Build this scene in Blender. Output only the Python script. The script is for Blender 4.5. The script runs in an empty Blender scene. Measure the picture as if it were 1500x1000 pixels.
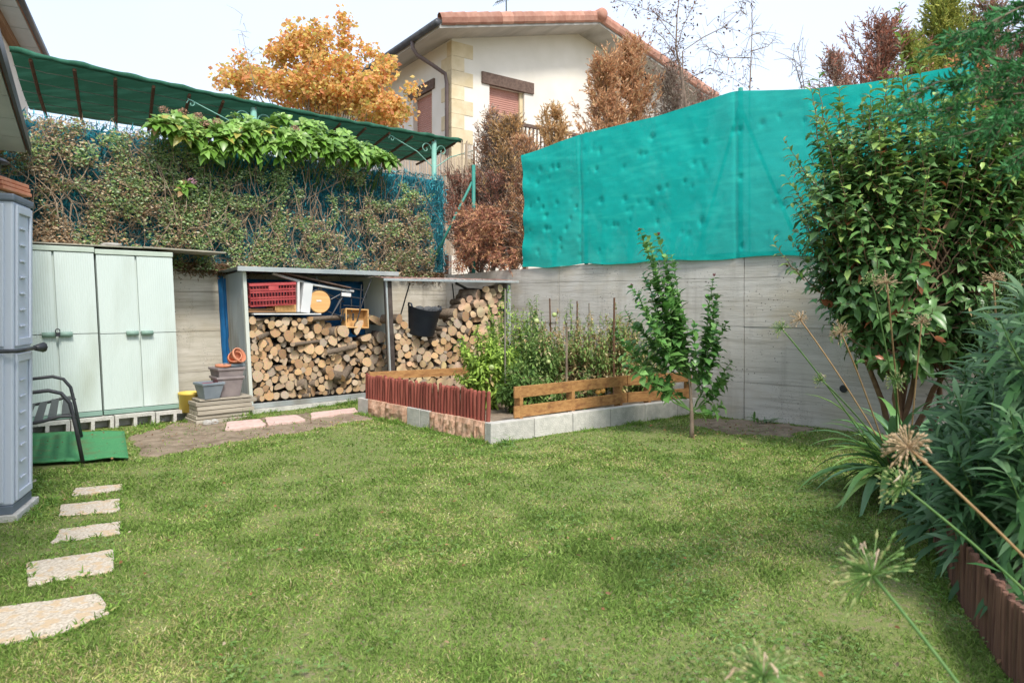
import bpy, math, random
import numpy as np
from mathutils import Vector, Matrix, noise as mn
rnd = random.Random(7); rng = np.random.default_rng(7)
S = bpy.context.scene
COL = S.collection
R = math.radians
V = Vector

# ---------------------------------------------------------------- camera
CAMZ = 1.37; F = 1000.0; HOR = 445.0
cam = bpy.data.cameras.new('camera'); camo = bpy.data.objects.new('camera', cam); COL.objects.link(camo)
camo.location = (0, 0, CAMZ); camo.rotation_euler = (R(90), 0, 0)
cam.sensor_width = 36; cam.lens = 24.0; cam.shift_y = -(500 - HOR) / 1500.0
cam.clip_end = 600; cam.clip_start = 0.05
cam.dof.use_dof = True; cam.dof.focus_distance = 7.5; cam.dof.aperture_fstop = 4.0
S.camera = camo
# ---------------------------------------------------------------- world + sun
w = bpy.data.worlds.new('World'); S.world = w; w.use_nodes = True
nt = w.node_tree; nt.nodes.clear()
SUN = V((0.30, -0.60, 0.82)).normalized()
out = nt.nodes.new('ShaderNodeOutputWorld'); bg = nt.nodes.new('ShaderNodeBackground')
sky = nt.nodes.new('ShaderNodeTexSky'); sky.sky_type = 'NISHITA'; sky.sun_disc = False
sky.sun_elevation = math.asin(SUN.z); sky.sun_rotation = math.atan2(SUN.x, SUN.y)
sky.air_density = 1.0; sky.dust_density = 2.5; sky.ozone_density = 1.0
# thin high cloud veil over the blue
tc = nt.nodes.new('ShaderNodeTexCoord'); nz = nt.nodes.new('ShaderNodeTexNoise')
nz.inputs['Scale'].default_value = 1.3; nz.inputs['Detail'].default_value = 5
cr = nt.nodes.new('ShaderNodeMapRange'); cr.inputs[1].default_value = 0.3; cr.inputs[2].default_value = 0.75
cr.inputs[3].default_value = 0.50; cr.inputs[4].default_value = 0.72
mx = nt.nodes.new('ShaderNodeMixRGB'); mx.inputs[2].default_value = (4.55, 5.05, 5.9, 1)
nt.links.new(tc.outputs['Generated'], nz.inputs['Vector']); nt.links.new(nz.outputs['Fac'], cr.inputs[0])
nt.links.new(cr.outputs[0], mx.inputs[0]); nt.links.new(sky.outputs[0], mx.inputs[1])
nt.links.new(mx.outputs[0], bg.inputs[0]); bg.inputs[1].default_value = 0.105
nt.links.new(bg.outputs[0], out.inputs[0])
sl = bpy.data.lights.new('sun', 'SUN'); sl.energy = 1.5; sl.angle = R(12); sl.color = (1, 0.95, 0.87)
so = bpy.data.objects.new('sun', sl); COL.objects.link(so); so.location = (5, -5, 12)
so.rotation_euler = SUN.to_track_quat('Z', 'Y').to_euler()
S.view_settings.view_transform = 'Standard'; S.view_settings.look = 'None'
S.view_settings.gamma = 1; S.view_settings.use_curve_mapping = False
S.view_settings.exposure = 1.38
S.cycles.max_bounces = 4; S.cycles.diffuse_bounces = 3; S.cycles.glossy_bounces = 2; S.cycles.transmission_bounces = 3; S.cycles.transparent_max_bounces = 6

# ---------------------------------------------------------------- helpers
def lin(*c):
    f = lambda u: (u / 255 / 12.92) if u / 255 <= 0.04045 else ((u / 255 + 0.055) / 1.055) ** 2.4
    return tuple(f(x) for x in c)
def P(px, py, Y): return V(((px - 750) * Y / F, Y, CAMZ - (py - HOR) * Y / F))
def G(px, py, z=0.0):
    Y = (CAMZ - z) * F / (py - HOR); return V(((px - 750) * Y / F, Y, z))

_m = {}
def mat(name, c1, c2=None, rough=0.8, scale=8.0, stretch=(1, 1, 1), bump=0.0, bscale=None, metal=0.0, spec=0.3,
        c3=None, s3=2.0, t3=(0.5, 0.7), rvar=0.0, transl=0.0, transp=0.0, detail=6, attr=None, sheen=0):
    """principled with two-tone noise, optional large patches of c3, bump, per object brightness variation"""
    if name in _m: return _m[name]
    m = bpy.data.materials.new(name); m.use_nodes = True; N = m.node_tree.nodes; L = m.node_tree.links
    b = N['Principled BSDF']; o = N['Material Output']
    b.inputs['Roughness'].default_value = rough; b.inputs['Metallic'].default_value = metal
    b.inputs['Specular IOR Level'].default_value = spec
    t = N.new('ShaderNodeTexCoord'); mp = N.new('ShaderNodeMapping'); mp.inputs['Scale'].default_value = stretch
    L.new(t.outputs['Object'], mp.inputs[0])
    oi = N.new('ShaderNodeObjectInfo')
    if attr:
        a = N.new('ShaderNodeAttribute'); a.attribute_name = attr; colsock = a.outputs['Color']
    elif c2:
        n = N.new('ShaderNodeTexNoise'); n.noise_dimensions = '4D'; n.inputs['Scale'].default_value = scale; n.inputs['Detail'].default_value = detail
        L.new(mp.outputs[0], n.inputs['Vector'])
        mu = N.new('ShaderNodeMath'); mu.operation = 'MULTIPLY'; mu.inputs[1].default_value = 37.0
        L.new(oi.outputs['Random'], mu.inputs[0]); L.new(mu.outputs[0], n.inputs['W'])
        r = N.new('ShaderNodeMapRange'); r.inputs[1].default_value = 0.35; r.inputs[2].default_value = 0.65
        L.new(n.outputs['Fac'], r.inputs[0])
        x = N.new('ShaderNodeMixRGB'); x.inputs[1].default_value = (*c1, 1); x.inputs[2].default_value = (*c2, 1)
        L.new(r.outputs[0], x.inputs[0]); colsock = x.outputs[0]
    else:
        x = N.new('ShaderNodeRGB'); x.outputs[0].default_value = (*c1, 1); colsock = x.outputs[0]
    if c3:
        n = N.new('ShaderNodeTexNoise'); n.inputs['Scale'].default_value = s3; n.inputs['Detail'].default_value = 8
        L.new(mp.outputs[0], n.inputs['Vector'])
        r = N.new('ShaderNodeMapRange'); r.inputs[1].default_value = t3[0]; r.inputs[2].default_value = t3[1]
        L.new(n.outputs['Fac'], r.inputs[0])
        x = N.new('ShaderNodeMixRGB'); x.inputs[2].default_value = (*c3, 1)
        L.new(r.outputs[0], x.inputs[0]); L.new(colsock, x.inputs[1]); colsock = x.outputs[0]
    if rvar:
        r = N.new('ShaderNodeMapRange'); r.inputs[3].default_value = 1 - rvar; r.inputs[4].default_value = 1 + rvar
        L.new(oi.outputs['Random'], r.inputs[0])
        h = N.new('ShaderNodeHueSaturation'); L.new(r.outputs[0], h.inputs['Value']); L.new(colsock, h.inputs['Color']); colsock = h.outputs[0]
    L.new(colsock, b.inputs['Base Color'])
    if bump:
        n = N.new('ShaderNodeTexNoise'); n.inputs['Scale'].default_value = bscale or scale * 3; n.inputs['Detail'].default_value = 6
        L.new(mp.outputs[0], n.inputs['Vector'])
        bb = N.new('ShaderNodeBump'); bb.inputs['Strength'].default_value = bump; bb.inputs['Distance'].default_value = 0.01
        L.new(n.outputs['Fac'], bb.inputs['Height']); L.new(bb.outputs[0], b.inputs['Normal'])
    sh = b.outputs[0]
    if transl:
        tr = N.new('ShaderNodeBsdfTranslucent'); L.new(colsock, tr.inputs['Color'])
        k = N.new('ShaderNodeMixShader'); k.inputs[0].default_value = transl
        L.new(sh, k.inputs[1]); L.new(tr.outputs[0], k.inputs[2]); sh = k.outputs[0]
    if transp:
        tr = N.new('ShaderNodeBsdfTransparent')
        k = N.new('ShaderNodeMixShader'); k.inputs[0].default_value = transp
        L.new(sh, k.inputs[1]); L.new(tr.outputs[0], k.inputs[2]); sh = k.outputs[0]
    L.new(sh, o.inputs['Surface'])
    _m[name] = m; return m

class MB:
    def __init__(s): s.v = []; s.f = []; s.mi = []; s.k = 0
    def add(s, vs, fs, mi=0, M=None):
        o = len(s.v)
        for p in vs:
            p = V(p); s.v.append(tuple(M @ p) if M else tuple(p))
        for f in fs: s.f.append(tuple(i + o for i in f)); s.mi.append(mi)
        return s
    def box(s, x0, x1, y0, y1, z0, z1, mi=0, M=None):
        return s.add([(x0,y0,z0),(x1,y0,z0),(x1,y1,z0),(x0,y1,z0),(x0,y0,z1),(x1,y0,z1),(x1,y1,z1),(x0,y1,z1)],
            [(0,3,2,1),(4,5,6,7),(0,1,5,4),(1,2,6,5),(2,3,7,6),(3,0,4,7)], mi, M)
    def beam(s, a, b, wd, ht, mi=0, up=V((0,0,1))):
        a = V(a); b = V(b); d = b - a; L = d.length; x = d.normalized()
        y = up.cross(x)
        if y.length < 1e-4: y = V((0,1,0)).cross(x)
        y.normalize(); z = x.cross(y)
        M = Matrix((x, y, z)).transposed().to_4x4(); M.translation = a
        return s.box(0, L, -wd/2, wd/2, -ht/2, ht/2, mi, M)
    def tube(s, pts, rad, n=6, mi=0, cap=True):
        pts = [V(p) for p in pts]; m = len(pts)
        if not hasattr(rad, '__len__'): rad = [rad] * m
        o = len(s.v); prev = None
        for i, p in enumerate(pts):
            t = (pts[min(i+1, m-1)] - pts[max(i-1, 0)])
            t = t.normalized() if t.length > 1e-9 else V((0,0,1))
            if prev is None:
                a = V((0,0,1)) if abs(t.z) < .9 else V((1,0,0)); u = t.cross(a).normalized()
            else:
                u = (prev - t * prev.dot(t)); u = u.normalized() if u.length > 1e-6 else t.orthogonal().normalized()
            prev = u; vv = t.cross(u)
            for k in range(n):
                an = 2 * math.pi * k / n
                s.v.append(tuple(p + (u * math.cos(an) + vv * math.sin(an)) * rad[i]))
        for i in range(m - 1):
            for k in range(n):
                a0 = o + i*n + k; a1 = o + i*n + (k+1) % n
                s.f.append((a0, a1, a1 + n, a0 + n)); s.mi.append(mi)
        if cap:
            s.f.append(tuple(o + k for k in reversed(range(n)))); s.mi.append(mi)
            s.f.append(tuple(o + (m-1)*n + k for k in range(n))); s.mi.append(mi)
        return s
    def lathe(s, prof, n=16, mi=0, M=None, close=False):
        vs = []; fs = []
        for r, z in prof:
            for k in range(n):
                a = 2*math.pi*k/n; vs.append((r*math.cos(a), r*math.sin(a), z))
        for i in range(len(prof) - 1):
            for k in range(n):
                fs.append((i*n+k, i*n+(k+1) % n, (i+1)*n+(k+1) % n, (i+1)*n+k))
        if close: fs.append(tuple((len(prof)-1)*n + k for k in range(n)))
        return s.add(vs, fs, mi, M)
    def poly(s, pts, z0, z1, mi=0):
        n = len(pts); vs = [(p[0], p[1], z0) for p in pts] + [(p[0], p[1], z1) for p in pts]
        fs = [tuple(range(n-1, -1, -1)), tuple(range(n, 2*n))] + [(i, (i+1) % n, (i+1) % n + n, i+n) for i in range(n)]
        return s.add(vs, fs, mi)
    def mesh(s, name, mats, smooth=False):
        me = bpy.data.meshes.new(name); me.from_pydata(s.v, [], s.f)
        for m in (mats if isinstance(mats, (list, tuple)) else [mats]): me.materials.append(m)
        me.polygons.foreach_set('material_index', s.mi)
        if smooth: me.polygons.foreach_set('use_smooth', [True] * len(s.f))
        me.update(); return me
    def build(s, name, mats, parent=None, smooth=False, bevel=0.0, shear=None):
        if shear: s.v = [(x + shear*z, y, z) for x, y, z in s.v]
        return link(name, s.mesh(name, mats, smooth), parent, bevel)

def link(name, me, parent=None, bevel=0.0):
    o = bpy.data.objects.new(name, me); COL.objects.link(o)
    if parent: o.parent = parent
    if bevel:
        b = o.modifiers.new('bevel', 'BEVEL'); b.width = bevel; b.segments = 2; b.limit_method = 'ANGLE'; b.angle_limit = R(40)
    return o
def tag(o, label=None, cat=None, group=None, kind=None):
    if label: o['label'] = label
    if cat: o['category'] = cat
    if group: o['group'] = group
    if kind: o['kind'] = kind
    return o
def thing(name, label, cat, loc=(0,0,0), rz=0, group=None):
    o = bpy.data.objects.new(name, None); COL.objects.link(o); o.location = loc; o.rotation_euler = (0, 0, rz)
    o.empty_display_size = 0.1
    return tag(o, label, cat, group)
def inside(poly, X, Y):
    r = np.zeros(X.shape, bool); n = len(poly)
    for i in range(n):
        x0, y0 = poly[i][0], poly[i][1]; x1, y1 = poly[(i+1) % n][0], poly[(i+1) % n][1]
        c = ((y0 > Y) != (y1 > Y)) & (X < (x1-x0) * (Y-y0) / ((y1-y0) if y1 != y0 else 1e-9) + x0)
        r ^= c
    return r
def vnoise(pts, sc, off=0.0):
    return np.array([mn.noise(V((p[0]*sc+off, p[1]*sc+off*.7, p[2]*sc-off))) for p in pts])

# --- numpy leaf clouds -------------------------------------------------------
def nrm(a): return a / np.maximum(np.linalg.norm(a, axis=-1, keepdims=True), 1e-9)
T_SMALL = (np.array([[0,0,0],[.45,-.5,.12],[1,0,-.1],[.45,.5,.12]]), [(0,1,2),(0,2,3)])
T_LEAF = (np.array([[0,0,0],[.5,0,.0],[1,0,-.16],[.22,-.36,.07],[.62,-.42,.06],[.22,.36,.07],[.62,.42,.06]]),
          [(0,1,3),(3,1,4),(1,2,4),(0,5,1),(5,6,1),(1,6,2)])
T_LONG = (np.array([[0,0,0],[.4,-.5,.02],[.4,.5,.02],[.75,-.36,-.05],[.75,.36,-.05],[1,0,-.16]]), [(0,1,2),(1,3,4,2),(3,5,4)])
T_BLADE = (np.array([[0,-.5,0],[0,.5,0],[.55,-.42,.0],[.55,.42,.0],[1,0,.0]]), [(0,1,3,2),(2,3,4)])
def frame(ax, up):
    ax = nrm(ax); s = np.cross(up, ax); bad = np.linalg.norm(s, axis=1) < 1e-4
    s[bad] = np.array([1, 0, 0]); s = nrm(s); n = np.cross(ax, s); return ax, s, n
def cloud(pos, ax, up, ln, wd, col, T, curl=None):
    tv, tf = T; N = len(pos); ax, sd, n = frame(ax, up)
    ln = np.asarray(ln)[:, None, None]; wd = np.asarray(wd)[:, None, None]
    u = tv[None, :, 0:1]; v = tv[None, :, 1:2]; q = tv[None, :, 2:3]
    vs = pos[:, None, :] + ax[:, None, :]*u*ln + sd[:, None, :]*v*wd + n[:, None, :]*q*ln
    if curl is not None: vs = vs - np.array([0, 0, 1.0])[None, None, :] * (u**2) * ln * np.asarray(curl)[:, None, None]
    return vs.reshape(-1, 3), tf, len(tv), np.repeat(col, len(tv), axis=0)
def np_mesh(name, parts, material, origin=(0, 0, 0)):
    """parts: list of cloud() results"""
    Vs = np.concatenate([p[0] for p in parts]) - np.array(origin)
    Cs = np.concatenate([p[3] for p in parts]); loops = []; starts = []; cnt = []; off = 0; ls = 0
    for vs, tf, nv, c in parts:
        N = len(vs) // nv; base = off + np.arange(N)[:, None] * nv
        fl = np.concatenate([np.array(f) for f in tf]); loops.append((base + fl[None, :]).ravel())
        k = np.tile(np.array([len(f) for f in tf]), N); cnt.append(k); off += len(vs)
    loops = np.concatenate(loops); cnt = np.concatenate(cnt); starts = np.concatenate([[0], np.cumsum(cnt)[:-1]])
    me = bpy.data.meshes.new(name); me.vertices.add(len(Vs)); me.vertices.foreach_set('co', Vs.astype(np.float32).ravel())
    me.loops.add(len(loops)); me.loops.foreach_set('vertex_index', loops.astype(np.int32))
    me.polygons.add(len(cnt)); me.polygons.foreach_set('loop_start', starts.astype(np.int32)); me.polygons.foreach_set('loop_total', cnt.astype(np.int32))
    ca = me.color_attributes.new('col', 'FLOAT_COLOR', 'POINT')
    ca.data.foreach_set('color', np.concatenate([Cs, np.ones((len(Cs), 1))], 1).astype(np.float32).ravel())
    me.materials.append(material); me.update(calc_edges=True); return me
def colmix(n, cols, wts=None, var=0.18):
    cols = np.array(cols); wts = np.array(wts if wts else [1]*len(cols), float); wts /= wts.sum()
    c = cols[rng.choice(len(cols), n, p=wts)]; d = cols[rng.choice(len(cols), n, p=wts)]
    k = rng.random((n, 1)) * .5; return np.clip((c*(1-k) + d*k) * (1 + rng.normal(0, var, (n, 1))), .004, .9)
def leafmat(name, transl=0.3, rough=0.45, spec=0.4):
    return mat(name, (0,0,0), attr='col', rough=rough, spec=spec, transl=transl)
LM = leafmat('leaf_soft', .34, .6, .25); LG = leafmat('leaf_glossy', .22, .34, .5); LD = leafmat('leaf_dry', .25, .85, .1)
LGR = leafmat('grass_blade', .32, .6, .2)
def rand_dir(n, zlo=-1, zhi=1):
    z = rng.uniform(zlo, zhi, n); a = rng.uniform(0, 2*math.pi, n); r = np.sqrt(np.maximum(0, 1-z*z))
    return np.stack([r*np.cos(a), r*np.sin(a), z], 1)

def leaf_parts(parent, pos, ax, up, ln, wd, curl, col, T, material, n_ind, part='leaf', rest='foliage'):
    """the nearest/largest n_ind leaves that can be told apart are parts, the others are one 'stuff' mesh"""
    org = np.array(parent.location); N = len(pos)
    camp = np.array([0, 0, CAMZ]); d = np.linalg.norm(pos - camp, axis=1)
    score = np.asarray(ln) / d + rng.normal(0, .0005, N)
    px = 750 + pos[:, 0] / np.maximum(pos[:, 1], .1) * F; py = HOR - (pos[:, 2]-CAMZ) / np.maximum(pos[:, 1], .1) * F
    score[(px < 0) | (px > 1500) | (py < 0) | (py > 1000)] = -1
    sel = np.argsort(-score)[:min(n_ind, N)]; m = np.ones(N, bool); m[sel] = False
    col = np.asarray(col); ln = np.asarray(ln); wd = np.asarray(wd); curl = np.asarray(curl)
    if m.any():
        o = link(rest, np_mesh(rest, [cloud(pos[m], ax[m], up[m], ln[m], wd[m], col[m], T, curl[m])], material, org), parent)
        o['kind'] = 'stuff'
    if not len(sel): return
    # shared meshes: 8 colour variants of unit leaf, placed by matrix
    A, Sd, Nn = frame(ax[sel], up[sel]); c = col[sel]
    order = np.argsort(c.sum(1)); K = min(8, len(sel)); vs = []
    for k in range(K):
        cc = c[order[int((k+.5)*len(sel)/K)]]; cu = float(np.median(curl))
        vs.append(np_mesh(part, [cloud(np.zeros((1,3)), np.array([[1.,0,0]]), np.array([[0,0,1.]]), [1.], [1.], cc[None], T, [cu])], material))
    rank = np.empty(len(sel), int); rank[order] = np.arange(len(sel))
    for i, s in enumerate(sel):
        o = bpy.data.objects.new(part, vs[min(K-1, rank[i]*K//len(sel))]); COL.objects.link(o); o.parent = parent
        L = float(ln[s]); W = float(wd[s]); p = pos[s] - org
        o.matrix_local = Matrix(((A[i][0]*L, Sd[i][0]*W, Nn[i][0]*L, p[0]), (A[i][1]*L, Sd[i][1]*W, Nn[i][1]*L, p[1]),
                                 (A[i][2]*L, Sd[i][2]*W, Nn[i][2]*L, p[2]), (0,0,0,1)))

def curve_pts(a, b, bend, n=8, wob=0.0):
    a = V(a); b = V(b); out = []
    for i in range(n + 1):
        t = i / n; p = a.lerp(b, t) + V(bend) * (4*t*(1-t))
        if wob and 0 < i: p += V((rnd.gauss(0, wob), rnd.gauss(0, wob), rnd.gauss(0, wob)))
        out.append(p)
    return out
def along(pts, f0, spacing, ln, wd, spread=0.9, droop=0.0, jit=0.25, whorl=1, up_bias=0.3):
    """leaves along a polyline; returns pos, axis, up, len, wid"""
    pos = []; ax = []; up = []; L = []; W = []
    seg = [(pts[i+1]-pts[i]).length for i in range(len(pts)-1)]; tot = sum(seg); s = tot*f0; ang = rnd.random()*6.28
    while s < tot:
        a = s; i = 0
        while i < len(seg)-1 and a > seg[i]: a -= seg[i]; i += 1
        t = (pts[i+1]-pts[i]).normalized(); p = pts[i] + t*a
        u = t.orthogonal().normalized(); v = t.cross(u)
        for k in range(whorl):
            an = ang + 2*math.pi*k/whorl + rnd.gauss(0, .25)
            o = (u*math.cos(an) + v*math.sin(an))
            d = (o*spread + t*(1-spread*.5) + V((rnd.gauss(0, jit), rnd.gauss(0, jit), rnd.gauss(0, jit) - droop))).normalized()
            n = (t*1.0 + V((0, 0, up_bias)) - d*d.dot(t)); q = rnd.uniform(.7, 1.15)*(1 - .35*(s/tot)**4)
            pos.append(p); ax.append(d); up.append(n if n.length > .05 else V((0,0,1))); L.append(ln*q); W.append(wd*q)
        ang += 2.4; s += spacing*rnd.uniform(.7, 1.3)
    return pos, ax, up, L, W
class Acc:
    def __init__(s): s.d = [[], [], [], [], []]
    def add(s, r):
        for a, b in zip(s.d, r): a.extend(b)
    def np(s):
        return [np.array([list(x) for x in s.d[i]]) for i in range(3)] + [np.array(s.d[3]), np.array(s.d[4])]

# ---------------------------------------------------------------- layout of the place
C0 = V((-1.10, 11.41, 0))                       # inner corner of the two retaining walls
dB = V((.743, .669, 0)); nB = V((.669, -.743, 0)); AB = math.atan2(.669, .743)
dR = V((.759, -.651, 0)); nR = V((-.651, -.759, 0)); AR = math.atan2(-.651, .759)
def BW(t, off=0, z=0): return C0 - dB*t + nB*off + V((0, 0, z))
def RW(s, off=0, z=0): return C0 + dR*s + nR*off + V((0, 0, z))
def tpx(px, off=0):                              # station on the back wall seen in column px
    k = (px-750)/F; a = C0 + nB*off; return (k*a.y - a.x) / (k*dB.y - dB.x)
def spx(px, off=0):
    k = (px-750)/F; a = C0 + nR*off; return (k*a.y - a.x) / (dR.x - k*dR.y)
# ---------------------------------------------------------------- materials
concrete = mat('board_formed_concrete', (.47,.455,.42), (.56,.545,.51), .9, 2.2, (1,1,4), .5, 30, c3=(.37,.345,.30), s3=2.2, t3=(.52,.75), rvar=.05)
def concrete_mat(name, c1, c2, stain, pit, drip):
    m = bpy.data.materials.new(name); m.use_nodes = True; N = m.node_tree.nodes; L = m.node_tree.links; b = N['Principled BSDF']; b.inputs['Roughness'].default_value = .92; b.inputs['Specular IOR Level'].default_value = .2
    t = N.new('ShaderNodeTexCoord'); oi = N.new('ShaderNodeObjectInfo')
    def noise(sc, st, det=8, off=0, W=None):
        mp = N.new('ShaderNodeMapping'); mp.inputs['Scale'].default_value = st; mp.inputs['Location'].default_value = (off, off*.3, off*.7); L.new(t.outputs['Object'], mp.inputs[0])
        n = N.new('ShaderNodeTexNoise'); n.inputs['Scale'].default_value = sc; n.inputs['Detail'].default_value = det; n.inputs['Roughness'].default_value = .62; L.new(mp.outputs[0], n.inputs['Vector']); return n.outputs['Fac']
    def rng_(x, a, c, lo=0, hi=1):
        r = N.new('ShaderNodeMapRange'); r.inputs[1].default_value = a; r.inputs[2].default_value = c; r.inputs[3].default_value = lo; r.inputs[4].default_value = hi; L.new(x, r.inputs[0]); return r.outputs[0]
    def mix(f, a, c, mode='MIX'):
        x = N.new('ShaderNodeMixRGB'); x.blend_type = mode; L.new(f, x.inputs[0])
        (L.new(a, x.inputs[1]) if hasattr(a, 'links') else setattr(x.inputs[1], 'default_value', (*a, 1))); x.inputs[2].default_value = (*c, 1); return x.outputs[0]
    def mul(a, c):
        x = N.new('ShaderNodeMath'); x.operation = 'MULTIPLY'; L.new(a, x.inputs[0]); L.new(c, x.inputs[1]); return x.outputs[0]
    col = mix(rng_(noise(1.6, (1,1,2.2)), .35, .65), c1, c2)
    col = mix(rng_(noise(3.0, (.35,1,9), 6, 3), .48, .68, 0, .60), col, stain)            # board marks
    col = mix(rng_(noise(2.0, (2.4,1,.28), 9, 11), .54, .74, 0, drip), col, stain)        # streaks running down
    col = mix(rng_(noise(.8, (1,1,1.6), 5, 21), .50, .70, 0, .65), col, (.50,.42,.29))    # ochre patches
    v = N.new('ShaderNodeTexVoronoi'); v.inputs['Scale'].default_value = 22; L.new(t.outputs['Object'], v.inputs['Vector'])
    col = mix(mul(rng_(v.outputs['Distance'], .10, .20, 1, 0), rng_(noise(1.3, (1,1,1.4), 4, 31), .50, .60, 0, pit)), col, (.10,.095,.085))
    v2 = N.new('ShaderNodeTexVoronoi'); v2.inputs['Scale'].default_value = 60; L.new(t.outputs['Object'], v2.inputs['Vector'])
    col = mix(mul(rng_(v2.outputs['Distance'], .12, .30, 1, 0), rng_(noise(2.2, (1,1,1), 4, 41), .52, .64, 0, pit)), col, (.16,.15,.13))
    L.new(col, b.inputs['Base Color'])
    bp = N.new('ShaderNodeBump'); bp.inputs['Strength'].default_value = .6; bp.inputs['Distance'].default_value = .008; L.new(noise(14, (.5,1,3), 8, 5), bp.inputs['Height']); L.new(bp.outputs[0], b.inputs['Normal']); return m
concrete = concrete_mat('board_formed_concrete', (.52,.495,.435), (.62,.595,.54), (.32,.295,.25), 1.0, .62)
concrete_old = concrete_mat('weathered_concrete', (.48,.445,.36), (.62,.58,.50), (.27,.235,.17), 1.0, .85)
blockgrey = mat('grey_block', (.46,.45,.41), (.60,.58,.53), .95, 14, bump=.9, bscale=70, rvar=.08)
blockpink = mat('split_pink_block', (.52,.29,.19), (.68,.45,.32), .95, 16, bump=1.0, bscale=26, rvar=.08)
soil = mat('soil', (.22,.165,.115), (.32,.255,.185), 1, 9, bump=1, bscale=60, c3=(.15,.115,.075), s3=5)
thatch = mat('lawn_thatch', (.14,.20,.05), (.22,.24,.08), 1, 45, bump=1, bscale=120, c3=(.25,.21,.12), s3=26, t3=(.52,.68))
stakered = mat('oxblood_stake', (.22,.055,.04), (.30,.09,.065), .75, 20, (1,1,.15), .5, 60, rvar=.25)
woodbrown = mat('brown_wood', (.32,.155,.055), (.44,.24,.09), .7, 9, (.25,4,6), .4, 30, rvar=.1, c3=(.22,.10,.04), s3=4)
woodold = mat('old_wood', (.30,.26,.20), (.46,.42,.34), .9, 8, (.3,4,6), .5, 30, rvar=.15)
mint = mat('mint_resin', (.56,.64,.60), (.61,.69,.65), .5, 3, (1,1,.3), 0.05, 20, c3=(.45,.50,.43), s3=2.6, t3=(.52,.78))
mintdk = mat('mint_dark', (.20,.32,.26), (.24,.36,.30), .5, 5)
greyres = mat('grey_resin', (.50,.55,.63), (.54,.59,.67), .45, 3, (1,1,.4), .08, 40)
greydk = mat('slate_resin', (.13,.16,.20), (.17,.20,.24), .5, 5)
blackm = mat('black_metal', (.025,.028,.033), (.045,.047,.052), .45, 20, spec=.5)
zinc = mat('zinc_sheet', (.36,.40,.41), (.50,.53,.52), .42, 3, (1,1,.3), .1, 20, metal=.35, c3=(.28,.27,.24), s3=2.5)
zincgreen = mat('greenish_sheet', (.56,.60,.54), (.64,.67,.60), .5, 3, (1,1,.25), .05, 20, metal=.15)
darkprofile = mat('dark_profile', (.045,.035,.03), (.09,.07,.06), .5, 10)
rust = mat('rusty_brown', (.10,.05,.03), (.17,.09,.05), .8, 25, bump=.3)
postgreen = mat('green_post', (.03,.20,.16), (.05,.25,.20), .45, 6)
postpale = mat('pale_green_post', (.18,.40,.33), (.24,.46,.38), .5, 6)
wire = mat('dark_wire', (.05,.07,.06), None, .6)
wirepale = mat('grey_wire', (.30,.34,.32), None, .5)
awn = mat('green_shade_net', (.02,.095,.055), (.03,.13,.08), .8, 20, (1,6,1), .3, 60, transl=.22, c3=(.05,.19,.125), s3=1.2)
white_paint = mat('cream_render', (.72,.68,.59), (.77,.73,.65), .9, 2, bump=.25, bscale=60, c3=(.64,.60,.53), s3=.5, t3=(.5,.8))
quoin = mat('quoin_stone', (.58,.48,.30), (.68,.58,.40), .9, 4, bump=.3, bscale=20, rvar=.08)
soffit = mat('soffit_concrete', (.42,.41,.38), (.52,.50,.46), .9, 3, (1,.3,1), .3, 20, c3=(.30,.29,.26), s3=1.5)
lintelm = mat('dark_lintel', (.10,.065,.05), (.17,.115,.09), .8, 15, bump=.5)
tile = mat('roof_tile', (.36,.17,.12), (.48,.27,.20), .8, 6, bump=.3, bscale=25, rvar=.18)
shutter = mat('salmon_shutter', (.42,.21,.165), (.46,.245,.195), .6, 4)
gutterm = mat('dark_gutter', (.06,.065,.075), (.09,.095,.105), .4, 6)
pipe = mat('brown_pipe', (.11,.08,.075), (.15,.115,.105), .45, 6)
woodbeam = mat('chestnut_beam', (.22,.11,.05), (.32,.18,.09), .7, 6, (.3,4,4), .3)
soffitgrey = mat('grey_soffit_board', (.52,.56,.58), (.60,.63,.65), .8, 3, rvar=.05)
terracotta = mat('terracotta', (.52,.19,.10), (.62,.28,.17), .8, 12, bump=.2)
potgrey = mat('slate_pot', (.17,.21,.24), (.23,.27,.30), .5, 8)
potbrown = mat('mauve_brown_tub', (.20,.17,.17), (.28,.24,.23), .6, 8)
yellow = mat('yellow_plastic', (.72,.50,.08), (.78,.58,.14), .5, 5, c3=(.6,.42,.10), s3=6)
redcrate = mat('red_crate', (.42,.06,.065), (.52,.10,.10), .5, 9)
tarp = mat('blue_tarp', (.01,.10,.27), (.02,.16,.38), .45, 5, bump=1, bscale=5)
whiteplast = mat('white_board', (.66,.67,.66), (.74,.75,.73), .5, 4, c3=(.5,.5,.48), s3=4)
honey = mat('honey_wood', (.60,.33,.12), (.70,.43,.18), .6, 5, (.3,5,5))
tub = mat('navy_rubber', (.018,.025,.038), (.032,.04,.055), .55, 6)
pebble = mat('pebble_slab', (.42,.35,.27), (.66,.59,.49), .9, 75, bump=1, bscale=60, detail=2, c3=(.55,.42,.28), s3=18, t3=(.52,.6))
pinkslab = mat('pink_slab', (.55,.38,.33), (.66,.50,.44), .9, 18, bump=.6, bscale=50)
matgreen = mat('artificial_turf', (.06,.26,.10), (.09,.34,.14), .95, 70, bump=1, bscale=160, c3=(.12,.22,.09), s3=4, t3=(.50,.66))
bark = mat('bark', (.15,.11,.08), (.29,.23,.17), .95, 14, (1,1,.3), 1, 40, rvar=.15)
barkgrey = mat('grey_bark', (.17,.15,.12), (.28,.25,.21), .95, 16, (1,1,.25), .8, 40)
stone = mat('stone', (.35,.34,.31), (.48,.46,.42), .9, 6, bump=.6)
boardgrey = mat('weathered_board', (.30,.28,.22), (.42,.39,.32), .9, 4)
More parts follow.
